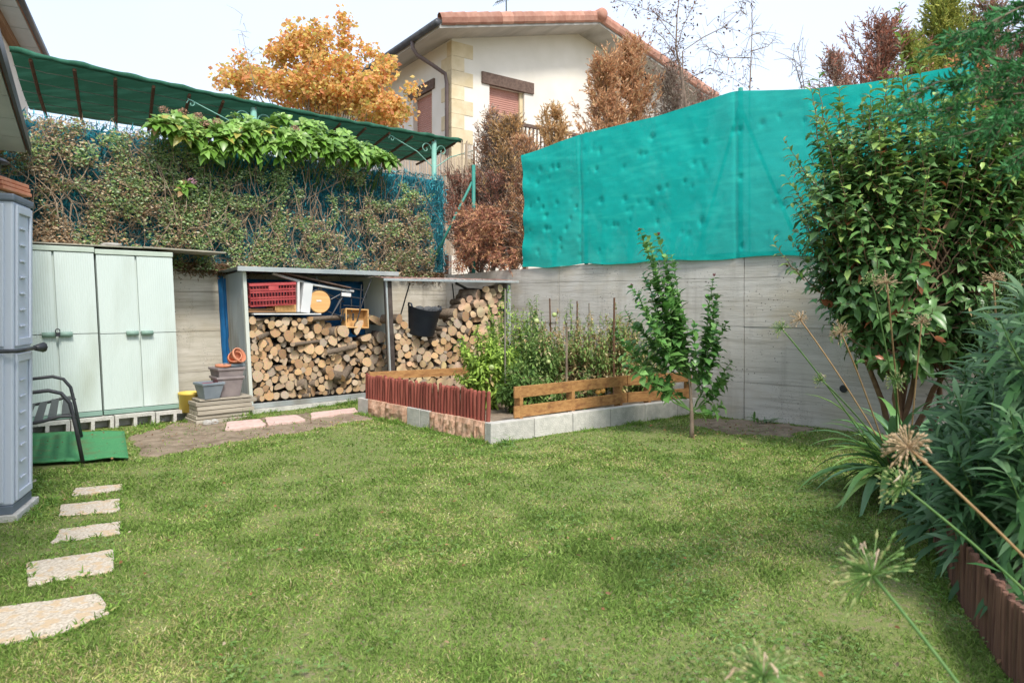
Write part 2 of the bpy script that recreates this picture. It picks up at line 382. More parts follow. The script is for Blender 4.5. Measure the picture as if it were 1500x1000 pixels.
netm = mat('turquoise_net', (0.0,.45,.39), (.002,.52,.45), .75, 60, (1,1,6), .35, 140, transl=.28, transp=.02, c3=(.015,.56,.47), s3=2.2, t3=(.50,.72))
reed = mat('reed', (.42,.32,.22), (.58,.48,.37), .9, 20, (3,3,.1), rvar=.1)
bluefilm = mat('blue_teal_strand', (.01,.16,.24), (.03,.27,.34), .6, 8)
twigdead = mat('dead_twig', (.17,.12,.09), (.28,.21,.16), .95, 20)
stemgreen = mat('stem_green', (.07,.16,.04), (.12,.21,.06), .6, 20)
stemtan = mat('stem_tan', (.28,.17,.08), (.38,.25,.12), .7, 20)
stemred = mat('stem_brown_red', (.17,.10,.06), (.24,.15,.09), .8, 20)

def cutwood():
    m = bpy.data.materials.new('cut_wood'); m.use_nodes = True; N = m.node_tree.nodes; L = m.node_tree.links; b = N['Principled BSDF']
    b.inputs['Roughness'].default_value = .85
    t = N.new('ShaderNodeTexCoord'); sp = N.new('ShaderNodeVectorMath'); sp.operation = 'MULTIPLY'; sp.inputs[1].default_value = (1, .0, 1)
    L.new(t.outputs['Object'], sp.inputs[0])
    wv = N.new('ShaderNodeTexWave'); wv.wave_type = 'RINGS'; wv.rings_direction = 'SPHERICAL'; wv.inputs['Scale'].default_value = 2.2
    wv.inputs['Distortion'].default_value = 3; wv.inputs['Detail'].default_value = 3; L.new(sp.outputs[0], wv.inputs['Vector'])
    oi = N.new('ShaderNodeObjectInfo'); r = N.new('ShaderNodeValToRGB'); e = r.color_ramp.elements
    e[0].position = 0; e[0].color = (.36,.22,.12,1); e[1].position = 1; e[1].color = (.66,.52,.36,1)
    for p_, c_ in ((.2,(.60,.37,.18,1)),(.45,(.58,.43,.27,1)),(.6,(.42,.35,.27,1)),(.8,(.66,.43,.21,1))):
        x = e.new(p_); x.color = c_
    L.new(oi.outputs['Random'], r.inputs[0])
    mx = N.new('ShaderNodeMixRGB'); mx.blend_type = 'MULTIPLY'; mx.inputs[0].default_value = .35
    L.new(r.outputs[0], mx.inputs[1]); L.new(wv.outputs['Color'], mx.inputs[2])
    n = N.new('ShaderNodeTexNoise'); n.inputs['Scale'].default_value = 3; L.new(t.outputs['Object'], n.inputs['Vector'])
    m2 = N.new('ShaderNodeMixRGB'); m2.blend_type = 'MULTIPLY'; m2.inputs[0].default_value = .5
    L.new(mx.outputs[0], m2.inputs[1]); L.new(n.outputs['Color'], m2.inputs[2])
    hs = N.new('ShaderNodeHueSaturation'); hs.inputs['Value'].default_value = 1.4; L.new(m2.outputs[0], hs.inputs['Color'])
    L.new(hs.outputs[0], b.inputs['Base Color']); return m
cut = cutwood()

# ================================================================= SETTING
def sheet(name, pts, z, m):
    b = MB(); b.add([(p[0], p[1], z) for p in pts], [tuple(range(len(pts)))]); o = b.build(name, m); tag(o, kind='structure'); return o
sheet('ground', [(-300,-300),(300,-300),(300,400),(-300,400)], -0.03, thatch)

# lawn: a gently uneven sheet
def lawn_z(x, y): return 0.012*mn.noise(V((x*.9, y*.9, 3))) + .006*mn.noise(V((x*3, y*3, 7)))
b = MB(); nx, ny = 96, 90
for j in range(ny+1):
    for i in range(nx+1):
        x = -7 + 13*i/nx; y = -1 + 13*j/ny; b.v.append((x, y, lawn_z(x, y)))
for j in range(ny):
    for i in range(nx):
        a = j*(nx+1)+i
        cx, cy = -7+13*(i+.5)/nx, -1+13*(j+.5)/ny
        if (V((cx, cy, 0))-C0).dot(nB) > -.1 and (V((cx, cy, 0))-C0).dot(nR) > -.1:
            b.f.append((a, a+1, a+nx+2, a+nx+1)); b.mi.append(0)
tag(b.build('lawn', thatch, smooth=True), kind='structure')

# bare earth patches (worn soil lying over the turf, ragged outline)
def ragged(pts, n=7, amp=.06):
    o = []
    for i in range(len(pts)):
        a = V(pts[i]).to_2d(); c = V(pts[(i+1) % len(pts)]).to_2d()
        for k in range(n):
            p = a.lerp(c, k/n); d = (c-a).orthogonal().normalized(); o.append(p + d*rnd.uniform(-amp, amp))
    return o
dirt1 = ragged([G(192,640), G(215,670), G(300,655), G(390,640), G(480,625), G(548,612), G(520,606), G(450,606), G(330,618), G(262,617)])
dirt2 = ragged([G(1010,618), G(1050,612), G(1130,618), G(1190,628), G(1150,640), G(1060,636)], amp=.08)
for dp in (dirt1, dirt2):
    x0, x1 = min(p.x for p in dp), max(p.x for p in dp); y0, y1 = min(p.y for p in dp), max(p.y for p in dp); st = .035
    nx, ny = int((x1-x0)/st)+2, int((y1-y0)/st)+2; XX, YY = np.meshgrid(x0+np.arange(nx)*st, y0+np.arange(ny)*st); ins_ = inside([(p.x, p.y) for p in dp], XX, YY)
    b = MB()
    for jj in range(ny):
        for ii in range(nx):
            x, y = XX[jj, ii], YY[jj, ii]; z = lawn_z(x, y)+(.010+.014*mn.noise(V((x*7, y*7, 5)))+.010*mn.noise(V((x*22, y*22, 5)))) if ins_[jj, ii] else -.025
            b.v.append((x, y, z))
    for jj in range(ny-1):
        for ii in range(nx-1): a = jj*nx+ii; b.f.append((a, a+1, a+nx+1, a+nx)); b.mi.append(0)
    tag(b.build('bare_earth', soil, smooth=True), kind='structure')

# upper terrain behind the walls
b = MB()
Bf, Rf = BW(60, -.18), RW(60, -.18); Cc = BW(0, -.18)
b.add([(Bf.x,Bf.y,1.80),(Cc.x,Cc.y+.12,1.80),(Rf.x,Rf.y,1.80),(200,60,1.9),(200,300,3),(-200,300,3),(-200,60,1.9)], [(0,1,2,3,4,5,6)])
tag(b.build('upper_terrain', soil), kind='structure')

# retaining walls: every formwork lift is a panel
def wall(name, base, dirv, nv, L, tops, joints, lifts, label, cmat=concrete):
    ang = math.atan2(dirv.y, dirv.x); root = thing(name, label, 'wall', base, ang); out_y = -1 if V((0,1,0)).dot(V((0,1,0))) else 1
    th = .2
    for i in range(len(joints)-1):
        x0, x1 = joints[i]+.004, joints[i+1]-.004
        top = lambda x: tops(x)
        for k in range(len(lifts)):
            z0 = lifts[k]+(.0022 if k else -.1)
            f = lambda x: (lifts[k+1]-.0022 if k+1 < len(lifts) else top(x))
            pr = rnd.uniform(-.004, .004) - (.0)
            segs = max(2, int((x1-x0)/.5)); bb = MB()
            for s_ in range(segs+1):
                x = x0+(x1-x0)*s_/segs; w_ = rnd.uniform(-.0015, .0015)
                zt = f(x) + (rnd.uniform(-.012, .012) if k+1 == len(lifts) else 0)
                bb.v += [(x, pr+w_, z0), (x, pr+w_, zt), (x, th, zt), (x, th, z0)]
            for s_ in range(segs):
                o = s_*4
                for a, c in ((0,1),(1,2),(2,3),(3,0)): bb.f.append((o+c, o+a, o+4+a, o+4+c)); bb.mi.append(0)
            bb.f += [(0,1,2,3), tuple(segs*4+q for q in (3,2,1,0))]; bb.mi += [0,0]
            bb.build('panel', cmat, root)
    bb = MB(); bb.box(joints[0], joints[-1], .02, th-.02, -.1, min(tops(joints[0]), tops(joints[-1]))-.05); bb.build('core', cmat, root)
    return root
# right wall: local x along dR, local y outward (-nR)
sJ = spx(1090)
topR = lambda x: 1.86 + .12*min(1, max(0, x/sJ))
wall('retaining_wall', C0, dR, nR, 14, topR, [-.0, 2.35, sJ, sJ+3.6, sJ+7.2], [0, .44, 1.10, 1.68], 'pale board marked concrete retaining wall below the turquoise net')
# back wall: origin at the far left end
tL = 10.0
wall('retaining_wall', BW(tL), dB, nB, tL, lambda x: 1.87, [0, 2.5, 5.0, 7.5, tL+.16], [0, .50, 1.02, 1.52], 'weathered stained concrete retaining wall behind the cabinets and wood sheds', concrete_old)
# small iron stub and weep hole in the right wall
b = MB(); p = RW(spx(1153), 0, 0); z = CAMZ-(390-HOR)*p.y/F
b.tube([RW(spx(1153), -.02, z), RW(spx(1153), .05, z+.03)], .012, 8)
tag(b.build('iron_stub', rust), 'short rusty iron stub sticking out of the pale concrete wall', 'iron stub')
b = MB(); p = RW(spx(1236), 0, 0); z = CAMZ-(569-HOR)*p.y/F
b.lathe([(.028, 0), (.040, 0), (.042, .012), (.030, .014), (.028, 0)], 16, 0, Matrix.Translation(RW(spx(1236), 0.0, z)) @ Matrix.Rotation(AR, 4, 'Z') @ Matrix.Rotation(R(90), 4, 'X'))
b.lathe([(.0, .004), (.030, .004)], 16, 0, Matrix.Translation(RW(spx(1236), 0.0, z)) @ Matrix.Rotation(AR, 4, 'Z') @ Matrix.Rotation(R(90), 4, 'X'))
tag(b.build('drain_pipe', blackm), 'black round weep pipe mouth low in the pale concrete wall', 'drain pipe')

#==SECTION HOUSE
a_ = V((.81, .586, 0)); bdir = V((-.586, .81, 0)); K = V((-1.5, 17.0, 0)); HA = math.atan2(.586, .81)
HW = 8.4; HD = 9.0; ZE = 7.97; ZR = 9.05; Z0 = 1.8
house = thing('house', 'cream rendered house with tiled gable roof behind the fences', 'house', K + V((0, 0, Z0)), HA)
hb = lambda: MB()
def HB(name, m, *boxes, parent=house, bevel=0):
    b = MB()
    for x in boxes: b.box(*x[:4], x[4]-Z0, x[5]-Z0)
    return b.build(name, m, parent, bevel=bevel)
# wall body with window reveals: front wall built from strips around the opening
wx0, wx1, wz0, wz1 = 1.13, 2.26, 4.95, 7.03
HB('wall', white_paint, (0, wx0, 0, .3, Z0, ZE), (wx1, HW, 0, .3, Z0, ZE), (wx0, wx1, 0, .3, wz1, ZE), (wx0, wx1, 0, .3, Z0, wz0))
b = MB(); b.add([(0,0,ZE-Z0),(HW,0,ZE-Z0),(HW/2,0,ZR-Z0),(0,.3,ZE-Z0),(HW,.3,ZE-Z0),(HW/2,.3,ZR-Z0)], [(0,1,2),(3,5,4),(0,2,5,3),(2,1,4,5)])
b.build('gable', white_paint, house)
# side wall with two windows (left side, x = 0 plane, along +y)
def side_w(y0, y1, z0, z1):
    return (y0, y1, z0, z1)
sw = [(1.0, 2.05, 5.35, 6.95), (5.6, 6.6, 5.35, 6.95)]
strips = [(0, .3, .3, sw[0][0], Z0, ZE), (0, .3, sw[0][1], sw[1][0], Z0, ZE), (0, .3, sw[1][1], HD, Z0, ZE)]
for y0, y1, z0, z1 in sw: strips += [(0, .3, y0, y1, Z0, z0), (0, .3, y0, y1, z1, ZE)]
HB('wall', white_paint, *strips); HB('wall', white_paint, (HW-.3, HW, .3, HD, Z0, ZE), (.3, HW-.3, HD-.3, HD, Z0, ZE))
def shutter_part(x0, x1, y, z0, z1, axis):
    b = MB(); n = int((z1-z0)/.055)
    for i in range(n):
        za = z0+(z1-z0)*i/n-Z0; zb = z0+(z1-z0)*(i+1)/n-Z0; zm = (za+zb)/2
        if axis == 'x': b.add([(x0,y,za),(x1,y,za),(x1,y-.012,zm),(x0,y-.012,zm),(x1,y,zb-.004),(x0,y,zb-.004),(x1,y,zb),(x0,y,zb)], [(0,1,2,3),(3,2,4,5),(5,4,6,7)])
        else: b.add([(y,x1,za),(y,x0,za),(y-.012,x0,zm),(y-.012,x1,zm),(y,x0,zb-.004),(y,x1,zb-.004),(y,x0,zb),(y,x1,zb)], [(0,1,2,3),(3,2,4,5),(5,4,6,7)])
    return b
wroot = shutter_part(wx0, wx1-.10, .14, wz0, wz1, 'x').build('window', shutter, house)
HB('frame', quoin, (wx1-.10, wx1, .08, .2, wz0, wz1), parent=wroot)
HB('lintel', lintelm, (wx0-.25, wx1+.30, -.05, .05, wz1, wz1+.30), parent=house, bevel=.01)
for y0, y1, z0, z1 in sw:
    wr = shutter_part(y0+.12, y1, .14, z0, z1, 'y').build('window', shutter, house)
    HB('frame', quoin, (.06, .2, y0, y0+.12, z0, z1), parent=wr)
    HB('lintel', lintelm, (-.05, .05, y0-.15, y1+.25, z1, z1+.26), parent=house, bevel=.01)
# quoins, alternating long and short on the front, individual stones
q0 = MB().box(-.012, .62, -.012, .22, .004, .356).mesh('quoin_stone', quoin); q1 = MB().box(-.014, .36, -.014, .5, .004, .356).mesh('quoin_stone', quoin)
z = 3.6-Z0; i = 0
while z < ZE-Z0-.3:
    link('quoin_stone', q0 if i % 2 else q1, house).location = (0, 0, z); z += .36; i += 1
# roof: two slabs with overhangs, concrete soffit, tiles along the rake
pit = (ZR-ZE)/(HW/2); oe = .85; of = .85
def rz(x, off=0): return (ZR - abs(x-HW/2)*pit) - Z0 + off
for sgn in (-1, 1):
    xe = -oe if sgn < 0 else HW+oe; xr = HW/2
    b = MB(); y0, y1 = -of, HD+.5
    b.add([(xe,y0,rz(xe)),(xr,y0,rz(xr)),(xr,y1,rz(xr)),(xe,y1,rz(xe)),(xe,y0,rz(xe,.2)),(xr,y0,rz(xr,.2)),(xr,y1,rz(xr,.2)),(xe,y1,rz(xe,.2))],
          [(0,3,2,1),(4,5,6,7),(0,1,5,4),(1,2,6,5),(2,3,7,6),(3,0,4,7)])
    b.build('roof_slab', soffit, house)
    b = MB(); b.add([(xe,y0+.05,rz(xe,.205)),(xr,y0+.05,rz(xr,.205)),(xr,y1,rz(xr,.205)),(xe,y1,rz(xe,.205)),
                     (xe,y0+.05,rz(xe,.26)),(xr,y0+.05,rz(xr,.26)),(xr,y1,rz(xr,.26)),(xe,y1,rz(xe,.26))],
          [(0,3,2,1),(4,5,6,7),(0,1,5,4),(1,2,6,5),(2,3,7,6),(3,0,4,7)]); b.build('roof_cover', tile, house)
    # rake tiles
    L = math.hypot(HW/2+oe, (HW/2+oe)*pit); n = 15
    tb = MB(); seg = L/n
    prof = [(-.015,-.20),(-.06,-.16),(-.085,-.05),(-.06,.05),(0,.09),(.07,.06),(.1,0)]
    for q, (yy, zz) in enumerate(prof):
        tb.v += [(0, yy, zz), (seg*1.08, yy*1.12-.004, zz*1.12+.006)]
    for q in range(len(prof)-1):
        o = q*2; tb.f.append((o, o+1, o+3, o+2)); tb.mi.append(0)
    tb.f.append(tuple(range(1, len(prof)*2, 2))); tb.mi.append(0)
    tm = tb.mesh('roof_tile', tile, smooth=False)
    for k in range(n):
        x = xr + sgn*(HW/2+oe)*(k+.98)/n
        o = link('roof_tile', tm, house); s_ = math.atan(pit)
        o.location = (x, -of-.01, rz(x, .27)); o.rotation_euler = (0, (-s_ if sgn < 0 else s_-math.pi)*1, 0)
        if sgn > 0:
            o.rotation_euler = (0, s_, 0); o.location = (xr + (HW/2+oe)*k/n, -of-.01, rz(xr + (HW/2+oe)*k/n, .27))
b = MB(); b.lathe([(.0,-.16),(.12,-.16),(.17,-.1),(.17,1.0),(.1,1.0)], 14, 0, Matrix.Translation((HW/2, -of-.05, rz(HW/2, .24))) @ Matrix.Rotation(R(-90), 4, 'X'))
b.build('ridge_tile', tile, house, smooth=True)
# gutter and downpipe with swan neck
b = MB(); b.tube([(-oe-.06, -of-.05, rz(-oe, .12)), (-oe-.06, HD+.5, rz(-oe, .12))], .085, 10); b.build('gutter', gutterm, house, smooth=True)
b = MB(); zz = rz(-oe)
b.tube([(-oe-.06, .35, zz+.08), (-oe-.06, .33, zz-.12), (-oe+.05, .30, zz-.28), (-.45, .18, zz-.48), (-.13, .1, zz-.66), (-.09, .09, zz-.9), (-.09, .09, 0)], .05, 10)
b.build('downpipe', pipe, house, smooth=True)
# balcony
bal = HB('balcony', soffit, (.75, 3.7, -1.1, 0, 4.6, 4.8))
rl = MB(); rl.box(.75, 3.7, -1.08, -1.0, 5.78-Z0, 5.86-Z0); rl.box(.75, 3.7, -1.06, -1.02, 4.9-Z0, 4.95-Z0); rl.build('handrail', lintelm, bal)
bm_ = MB().box(-.015, .015, -1.055, -1.025, 4.95-Z0, 5.78-Z0).mesh('baluster', lintelm)
for k in range(25): link('baluster', bm_, bal).location = (.8+k*.12, 0, 0)
# aerial
b = MB(); q = V((1.95, 0.4, rz(1.95, .2)))
b.tube([q, q+V((0,0,1.1))], .018, 6); b.tube([q+V((-.35,0,.75)), q+V((.35,.1,1.15))], .012, 5)
for k in range(8): c = q+V((-.33+k*.09,.01*k,.76+k*.053)); b.tube([c+V((0,-.16,.05)), c+V((0,.16,-.05))], .008, 4)
o = b.build('antenna', wire, house)

# neighbouring house at top left
eN = V((-.457, .889, 0)); NA = math.atan2(eN.y, eN.x); nb = thing('house', 'white house with grey boarded eaves at the upper left edge', 'house', V((-7.54,10.4,1.8)), NA)
# local x away from the camera, local y to the left/outer wall side
Zs = 6.0-1.8
for k in range(7):
    MB().box(-2.5+k*.95, -2.5+k*.95+.93, .03, .30, Zs, Zs+.03).build('soffit_board', soffitgrey, nb)
MB().box(-2.5, 4.2, .0, 4, Zs+.035, Zs+.12).build('roof', tile, nb)
b = MB(); b.tube([(-2.5,-.03,Zs+.06),(4.2,-.03,Zs+.06)], .05, 8); b.build('gutter', gutterm, nb, smooth=True)
MB().box(-2.5, 4.0, .30, .42, Zs-.12, Zs+.03).build('beam', woodbeam, nb)
MB().box(-2.5, 3.9, .42, 4, 0, Zs+.03).build('wall', white_paint, nb)

# own house: low eave over the grey locker
e2 = V((-.54, .842, 0)); EA = math.atan2(e2.y, e2.x); ow = thing('house', 'low dark edged house eave with grey soffit boards at the left edge', 'house', V((-3.13,4.11,0)), EA)
Zo = 3.0
for k in range(9): MB().box(-3.3+k*.80, -3.3+k*.80+.785, .02, .42, Zo, Zo+.025).build('soffit_board', soffitgrey, ow)
MB().box(-3.3, 3.92, 0.01, 3, Zo+.03, Zo+.10).build('roof', tile, ow)
MB().box(-3.3, 3.92, -.025, -.002, Zo-.02, Zo+.09).build('fascia', gutterm, ow)
MB().box(-3.3, 3.7, .43, .56, Zo-.2, Zo+.02).build('beam', woodbeam, ow)
MB().box(-3.3, 3.6, .57, 3, -.05, Zo+.02).build('wall', white_paint, ow)
b = MB(); b.tube([(3.75,.3,Zo-.02),(3.75,.5,Zo-.15),(3.68,.62,.0)], .035, 8); b.build('downpipe', gutterm, ow, smooth=True)

# barbecue chimney behind the locker
p = P(3, 300, 5.3); ch = thing('chimney', 'terracotta topped chimney with dark metal cowl behind the grey locker', 'chimney', (p.x-.12, 5.3, 0), .2)
MB().box(-.18,.18,-.18,.18,0,2.23).build('stack', stone, ch, bevel=.01)
for k in range(3): MB().box(-.22+.01*k,.22-.01*k,-.22,.22,2.234+k*.035,2.234+k*.035+.03).build('slab', terracotta, ch, bevel=.006)
b = MB(); b.lathe([(.0,2.34),(.13,2.34),(.13,2.37),(.09,2.38),(.09,2.47),(.15,2.475),(.12,2.50),(.03,2.53),(0,2.53)], 16); b.build('cowl', blackm, ch)

#==SECTION FENCES
# back fence: posts, struts, chain link, teal strand screening
ZT = 3.5; ZB = 1.87
def chainlink(mb, org, u, L, z0, z1, pitch=.055, r=.0016, top=None):
    H = z1-z0; n = int((L+H)/pitch)
    for sgn in (1, -1):
        for k in range(n+1):
            c = k*pitch
            if sgn > 0: x0, za = c-H, 0.0
            else: x0, za = c, 0.0
            x1 = x0 + sgn*H
            # clip to [0,L]
            pa, pb = V((x0, 0)), V((x1, H))
            ts = [0, 1]; dx = x1-x0; lo, hi = 0.0, 1.0
            ta, tb = (0-x0)/dx, (L-x0)/dx; lo = max(lo, min(ta, tb)); hi = min(hi, max(ta, tb))
            if hi-lo < .01: continue
            A = org + u*(x0+dx*lo) + V((0,0,z0+H*lo)); B = org + u*(x0+dx*hi) + V((0,0,z0+H*hi))
            mb.tube([A, B], r, 3, cap=False)
bf = thing('chain_link_fence', 'green post wire fence hung with blue teal screening on the back wall', 'fence', BW(0, -.08, ZB))
org0 = BW(0, -.08, ZB)
def loc(o, root): return [tuple(V(v)-V(root.location)) for v in o]
b = MB(); chainlink(b, BW(9.2, -.05), dB, 9.2, ZB, ZT, .06, .0017); b.v = loc(b.v, bf); o = b.build('wire_mesh', wire, bf); o['kind'] = 'stuff'
for px in (415, 170, -80):
    t = tpx(px); b = MB(); b.tube([BW(t,-.08,ZB-.1), BW(t,-.08,ZT-.02)], .024, 8); b.v = loc(b.v, bf); b.build('post', postgreen, bf, smooth=True)
b = MB(); b.tube([RW(spx(690),-.06,1.8), RW(spx(690),-.06,3.62)], .03, 8); b.v = loc(b.v, bf); b.build('post', postgreen, bf, smooth=True)
b = MB(); b.tube([RW(spx(688),-.06,3.35), BW(.35,-.03,1.9)], .022, 8); b.v = loc(b.v, bf); b.build('strut', postgreen, bf, smooth=True)
t = tpx(100); b = MB(); b.tube([BW(t+.25,0.0,2.55), BW(t,.02,1.88)], .024, 8); b.v = loc(b.v, bf); b.build('strut', postgreen, bf, smooth=True)
for zz in (ZB+.05, 2.7, ZT):
    b = MB(); b.tube([BW(9.2,-.06,zz), BW(0,-.06,zz)], .003, 4); b.v = loc(b.v, bf); b.build('tension_wire', wirepale, bf)
# strands: thin slips of teal plastic
N = 26000; t = rng.uniform(-.05, 9.0, N); z = rng.uniform(ZB, ZT-.02, N); off = rng.uniform(-.13, -.06, N)
pos = np.array(C0)[None] - np.array(dB)[None]*t[:, None] + np.array(nB)[None]*off[:, None]; pos[:, 2] = z
ax = rand_dir(N, -1, 1)*np.array([.35,.35,1]); c = colmix(N, [(.015,.25,.34),(.04,.42,.50),(.13,.60,.64),(.01,.16,.22)], [3,3,2,2], .2)
o = link('plastic_strands', np_mesh('plastic_strands', [cloud(pos, ax, rand_dir(N), rng.uniform(.05,.12,N), rng.uniform(.006,.012,N), c, T_SMALL)], leafmat('strand', .15, .5, .3), bf.location), bf); o['kind'] = 'stuff'
b = MB(); A = BW(9.2,-.15,0); B = BW(-.05,-.15,0)
b.add([(A.x,A.y,ZB),(B.x,B.y,ZB),(B.x,B.y,ZT-.06),(A.x,A.y,ZT-.06)], [(0,1,2,3)]); b.v = loc(b.v, bf)
b.build('screening', mat('screening', (.012,.13,.18), (.02,.23,.30), .9, 40, (1,1,.2)), bf)

# right fence with turquoise net
rf = thing('net_fence', 'turquoise shade net laced to a wire fence on the pale wall', 'fence', RW(0,-.08,1.9))
posts = [(853, 3.80), (1080, 3.97), (1412, 3.86)]
for px, zt in posts:
    s_ = spx(px); b = MB(); b.tube([RW(s_,-.10,1.8), RW(s_,-.10,zt)], .028, 10); b.v = loc(b.v, rf); b.build('post', postgreen, rf, smooth=True)
for a, zz, c in ((1080,3.75,-.55),(1080,3.75,.72)):
    s_ = spx(a); b = MB(); b.tube([RW(s_,-.075,zz), RW(s_+c,-.075,1.95)], .022, 8); b.v = loc(b.v, rf); b.build('strut', postgreen, rf, smooth=True)
s0 = spx(767); sE = spx(1430)
b = MB(); chainlink(b, RW(spx(695),-.065), dR, sE-spx(695), 1.95, 3.72, .055, .0019); b.v = loc(b.v, rf); o = b.build('wire_mesh', wire, rf); o['kind'] = 'stuff'
def nettop(s_):
    pts = [(s0,3.60),(spx(853),3.745),(spx(960),3.79),(spx(1080),3.895),(spx(1182),3.76),(spx(1260),3.70),(spx(1408),3.69),(sE,3.72)]
    for (a, za), (c, zc) in zip(pts, pts[1:]):
        if s_ <= c: return za+(zc-za)*(s_-a)/(c-a)
    return 3.72
pits = [(rnd.uniform(s0+.1, sE), rnd.uniform(2.05, 3.6), rnd.uniform(.018,.042), rnd.uniform(.012,.038)) for _ in range(110)]
nu, nvv = 330, 66; b = MB()
pa = np.array(pits); px_ = [spx(q) for q, _ in posts]
for j in range(nvv+1):
    for i in range(nu+1):
        s_ = s0+(sE-s0)*i/nu; zt = nettop(s_); zb = 1.915 + .012*math.sin(s_*5) + .015*mn.noise(V((s_*3,0,2))); v = j/nvv; z = zb+(zt-zb)*v
        dd = (pa[:,0]-s_)**2 + (pa[:,1]-z)**2
        off = .045 - float((pa[:,3]*np.exp(-dd/(2*pa[:,2]**2/2.5))).sum()) + .022*mn.noise(V((s_*1.1, z*1.6, 0))) + .010*mn.noise(V((s_*4, z*3+s_*2, 5))) + .004*mn.noise(V((s_*10, z*16, 5)))
        for q in px_: off += -.02*math.exp(-abs(s_-q)/.02) + .03*math.exp(-((s_-q)/.25)**2)*(v-.5)
        off += .018*math.sin((z*1.0+s_*.35)*14)*math.exp(-(s_-s0)/.35) + .006*math.exp(-(v*10))*math.sin(s_*9)
        b.v.append(tuple(RW(s_+ (.035*math.sin(v*3.1)*math.exp(-(s_-s0)/.5)), off, z)))
for j in range(nvv):
    for i in range(nu): a = j*(nu+1)+i; b.f.append((a,a+1,a+nu+2,a+nu+1)); b.mi.append(0)
b.v = loc(b.v, rf); b.build('shade_net', netm, rf, smooth=True)

# pergola / awning on the neighbour's terrace
pg = thing('pergola', 'long green shade net pergola with scrolled brackets above the hedge', 'pergola', BW(0,-.9,1.8))
def AWp(u, v):
    """u 0..1 left to right, v 0 near edge .. 1 far edge"""
    A = P(14, 70, 8.0); B = P(676, 205, 12.3); n = V((-.498,.867,0))
    p = A.lerp(B, u) + n*(v*(2.1-.25*u)); p.z += -.28*math.sin(v*math.pi*.5)*(1-.55*u) + .07*v - .004*math.sin(u*math.pi*8)**2*(1-v) + .10*math.sin(u*3.14)*(-.6)
    p.z += .012*mn.noise(V((u*30, v*5, 0))); return p
nu, nvv = 130, 14; b = MB()
for j in range(nvv+1):
    for i in range(nu+1): b.v.append(tuple(AWp(i/nu, j/nvv)))
for j in range(nvv):
    for i in range(nu): a = j*(nu+1)+i; b.f.append((a,a+1,a+nu+2,a+nu+1)); b.mi.append(0)
b.v = loc(b.v, pg); b.build('shade_cloth', awn, pg, smooth=True)
b = MB(); b.tube([AWp(i/80, 0)+V((0,0,-.015+.005*math.sin(i*1.7))) for i in range(81)], [.035+.007*math.sin(i*.9) for i in range(81)], 7); b.v = loc(b.v, pg); b.build('rolled_edge', awn, pg, smooth=True)
for i in range(15):
    u = .03+i/14*.95; b = MB(); b.tube([AWp(u, .02)+V((0,0,-.07)), AWp(u,.5)+V((0,0,-.06)), AWp(u, 1)+V((0,0,-.07))], .022, 6); b.v = loc(b.v, pg); b.build('rafter', rust, pg)
for v in (.18,.36,.54,.72,.88):
    b = MB(); b.tube([AWp(i/40, v)+V((0,0,-.03)) for i in range(41)], .006, 4); b.v = loc(b.v, pg); b.build('line', wirepale, pg)
def scroll(p, d, sz):
    pts = []
    for k in range(22):
        a = k/21*2.2*math.pi*1.0; r = sz*(1-k/24); pts.append(p + d*(r*math.cos(a)) + V((0,0,r*math.sin(a)))) 
    return pts
for px, Y, yt in ((370, 9.9, 150), (636, 12.0, 200)):
    u = (px-14)/662; 
    q = AWp(u*1.0, .04); best = min((abs(750+AWp(k/200,.04).x/AWp(k/200,.04).y*F-px), k) for k in range(201))[1]; q = AWp(best/200, .04)
    b = MB(); b.tube([V((q.x,q.y,1.8)), V((q.x,q.y,q.z-.06))], .045, 10); b.v = loc(b.v, pg); b.build('post', postpale, pg, smooth=True)
    ddir = (AWp(.6,0)-AWp(.5,0)); ddir.z = 0; ddir.normalize()
    for sg in (-1, 1):
        b = MB(); c = V((q.x,q.y,q.z-.22)) + ddir*sg*.17
        b.tube(scroll(c, ddir*sg*-1, .11), .008, 5); b.tube([V((q.x,q.y,q.z-.55)), V((q.x,q.y,q.z-.3))+ddir*sg*.35, V((q.x,q.y,q.z-.1))+ddir*sg*.9], .009, 5)
        b.tube(scroll(V((q.x,q.y,q.z-.16))+ddir*sg*.85, ddir*sg, .06), .007, 5)
        b.v = loc(b.v, pg); b.build('bracket', postpale, pg)
# reed screens
def reeds(px0, px1, Y0, Y1, z0, z1, label):
    A = P(px0, 300, Y0); B = P(px1, 300, Y1); A.z = B.z = 0; L = (B-A).length; n = int(L/.016); root = thing('reed_screen', label, 'reed screen', A+V((0,0,z0)))
    b = MB()
    for i in range(n):
        p = A.lerp(B, (i+rnd.random()*.6)/n) - A; lean = rnd.uniform(-.012,.012)
        b.tube([p, p+V((lean, rnd.uniform(-.01,.01), (z1-z0)*.5)), p+V((lean*2,0,(z1-z0)+rnd.uniform(-.05,.04)))], rnd.uniform(.005,.009), 4)
    o = b.build('reeds', reed, root); o['kind'] = 'stuff'
    for q in (.2,.5,.8):
        b = MB(); b.tube([V((0,-.012,(z1-z0)*q)), (B-A)+V((0,-.012,(z1-z0)*q))], .004, 4); b.build('binding_wire', wire, root)
reeds(676, 698, 12.2, 12.5, 3.1, 4.28, 'pale upright reed screen strip beside the pergola end')
reeds(560, 676, 14.0, 14.6, 2.4, 4.5, 'brown reed screen seen under the right end of the pergola')

